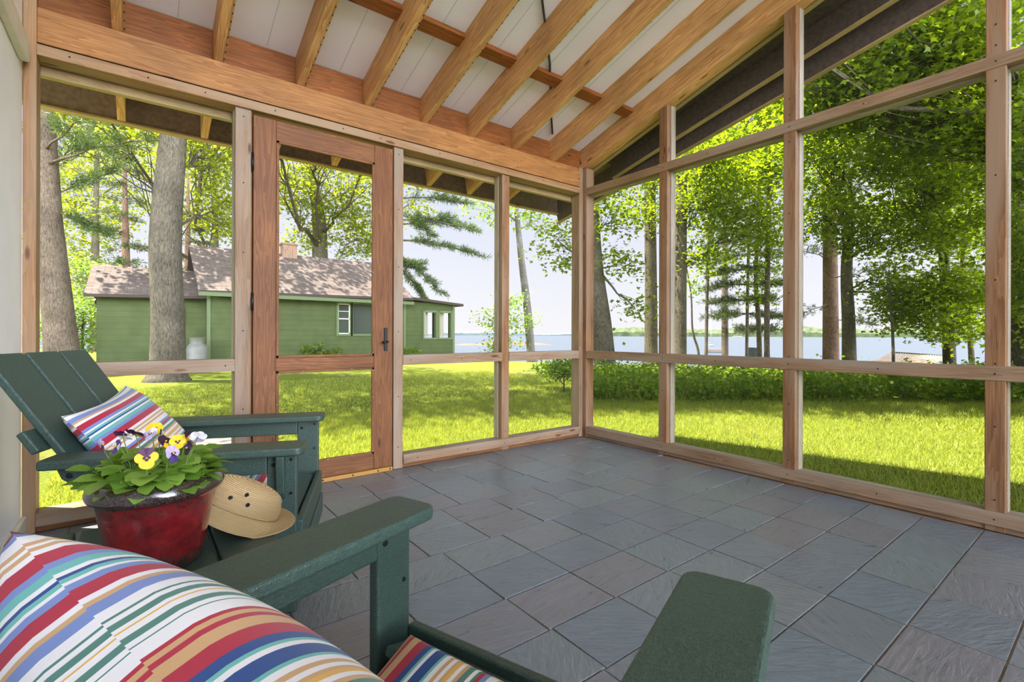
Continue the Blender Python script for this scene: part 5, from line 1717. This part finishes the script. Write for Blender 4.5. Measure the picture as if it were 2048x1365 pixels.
tallp = blades(9000, lambda n: np.array([tuple(on_ground(a, b)) for a, b in zip(ug.uniform(1165, 2120, n), ug.uniform(8.0, 12.5, n))]), 0.42, 0.006, ug, 0.28)
tallp = tallp.reshape(-1, 3, 3)
_d = (tallp[:, 0, 0] - CAM.x) * math.sin(YAW) + (tallp[:, 0, 1] - CAM.y) * math.cos(YAW)
tallp = tallp[tallp[:, 2, 2] < CAM.z - 52 * _d / FPX].reshape(-1, 3)
tag(np_mesh('tall_grass', tallp, 3, M['grass_blade']), 'tall uncut grass stalks among the weeds on the bank', 'grass', kind='stuff')

# ------------------------------------------------------------------ on and by the water
M['boat_white'] = plain('boat_white', (0.22, 0.22, 0.215), 0.4)
M['boat_wood'] = plain('boat_wood', (0.15, 0.105, 0.075), 0.7)
M['dark_paint'] = plain('dark_paint', (0.03, 0.04, 0.045), 0.6)
M['rope'] = plain('rope', (0.62, 0.40, 0.22), 0.85)
M['hull_red'] = plain('hull_red', (0.45, 0.12, 0.08), 0.5)


def water_pt(px, d):
    p = at(px, HY, d)
    return Vector((p.x, p.y, WATER_Z))


def sailboat(label, px, d, length, mast, hull, heading):
    t = thing('sailboat', label, 'boat', water_pt(px, d), heading)
    vs, fs = [], []
    n = 9
    for i in range(n + 1):
        f = i / n
        w = length * 0.14 * math.sin(PI * min(f * 0.75 + 0.25, 1.0)) ** 0.8
        x = length * (f - 0.5) * -1
        vs += [(x, -w, length * 0.10 + 0.03 * length * (1 - f)), (x, 0, -0.05 * length), (x, w, length * 0.10 + 0.03 * length * (1 - f))]
    for i in range(n):
        a, b = i * 3, i * 3 + 3
        fs += [(a, b, b + 1, a + 1), (a + 1, b + 1, b + 2, a + 2), (a + 2, b + 2, b, a)]
    MB().add(vs, fs, None, 0, True).build('hull', hull, t)
    MB().tube([(length * .05, 0, 0), (length * .05, 0, mast)], length * 0.008 + 0.02, 6).build('mast', M['boat_white'], t)
    MB().tube([(length * .05, 0, mast * .16), (-length * .38, 0, mast * .15)], length * 0.012 + 0.02, 6).build('boom', M['boat_white'], t)
    MB().tube([(length * .05, 0, mast), (length * .5, 0, length * .12)], 0.015 + length * 0.002, 4).build('stay', M['boat_white'], t)
    return t
sailboat('white sailboat moored far out, left of the spruce', 1474, 480, 10.0, 16, M['boat_white'], YAW * -1 + 0.2)
sailboat('little sailboat with a tall bare mast behind the thin dark stem', 1421, 95, 2.6, 4.6, M['boat_white'], YAW * -1 + 0.9)
sailboat('tiny red-hulled boat between the maple stems', 1523, 420, 6.0, 7, M['hull_red'], YAW * -1)
rf = thing('swim_raft', 'low wooden swim raft floating near the shore', 'raft', water_pt(1431, 58), -YAW)
MB().box((-0.95, -0.7, 0.10), (0.95, 0.7, 0.42), 0).build('deck', M['boat_wood'], rf, 0.02)
MB().box((-1.05, -0.75, -0.10), (1.05, 0.75, 0.10), 0).build('float', M['dark_paint'], rf, 0.02)
for px, d, rx in ((955, 95, 3.2), (1062, 100, 3.0), (1005, 110, 5.0)):
    p = water_pt(px, d)
    mb = MB()
    mb.lathe([(rx, -0.3), (rx * .85, 0.12), (rx * .5, 0.32), (0.01, 0.40)], 12, (0, 0, 0), sx=1.6, sy=0.7)
    mb.v = [(a + random.uniform(-.3, .3), b + random.uniform(-.2, .2), c_ + random.uniform(-.08, .08)) for a, b, c_ in mb.v]
    o = mb.build('rock_ledge', M['beach'])
    o.location = p
    o.rotation_euler = (0, 0, -YAW)
    tag(o, {955: 'orange rock ledge in the water beside the cottage end', 1062: 'orange rock ledge at the foot of the birch', 1005: 'long rock ledge farther out between the two others'}[px], 'rock')

# hammock slung between the shore trees
HP, HQ, HR = at(1783, 705, 16.5), at(1905, 713, 15.8), at(1716, 724, 15.5)
hm = thing('rope_hammock', 'tan rope hammock hung beside the water', 'hammock', HP)
A_, B_ = Vector((0, 0, 0)), HQ - HP
C_ = HR - HP
D_ = C_ + (HQ - HP) * 0.55 + Vector((0, 0, -0.10))
MB().tube([A_, B_], 0.022, 8).build('spreader_bar', M['dark_paint'], hm)
nt_ = MB()
for k in range(25):
    f = k / 24
    a, b = A_.lerp(B_, f), C_.lerp(D_, f)
    nt_.tube([a, a.lerp(b, .33) - Vector((0, 0, .10)), a.lerp(b, .66) - Vector((0, 0, .12)), b], 0.010, 4, cap=False)
for k in range(12):
    f = (k + .5) / 12
    pts = []
    for q in range(6):
        g_ = q / 5
        a, b = A_.lerp(B_, g_), C_.lerp(D_, g_)
        pts.append(a.lerp(b, f) - Vector((0, 0, .13 * math.sin(PI * f))))
    nt_.tube(pts, 0.008, 4, cap=False)
nt_.build('rope_bed', M['rope'], hm)['kind'] = 'stuff'
MB().tube([C_, at(1700, 716, 15) - HP], 0.012, 5).build('hanging_rope', M['rope'], hm)
MB().tube([B_, B_ + Vector((0.1, 0.1, -0.9))], 0.012, 5).build('stand_leg', M['dark_paint'], hm)
# two dark lounge seats on the bank
for px, lab in ((1497, 'dark beach chair on the bank, left of the pair'), (1509, 'dark beach chair on the bank, right of the pair')):
    b = thing('beach_chair', lab, 'chair', on_ground(px, 20.5), -YAW + PI / 2, 'dark beach chairs by the water')
    MB().beam((0.0, -0.0, 0.38), (-0.22, 0, 0.95), 0.26, 0.04, (1, 0, 0.3)).build('backrest', M['dark_paint'], b)
    MB().box((0.0, -0.13, 0.34), (0.42, 0.13, 0.38), 0).build('seat', M['dark_paint'], b)
    for x in (0.03, 0.38):
        for y in (-0.12, 0.12):
            MB().box((x, y - .015, -0.05), (x + .03, y + .015, 0.35), 2).build('leg', M['dark_paint'], b)
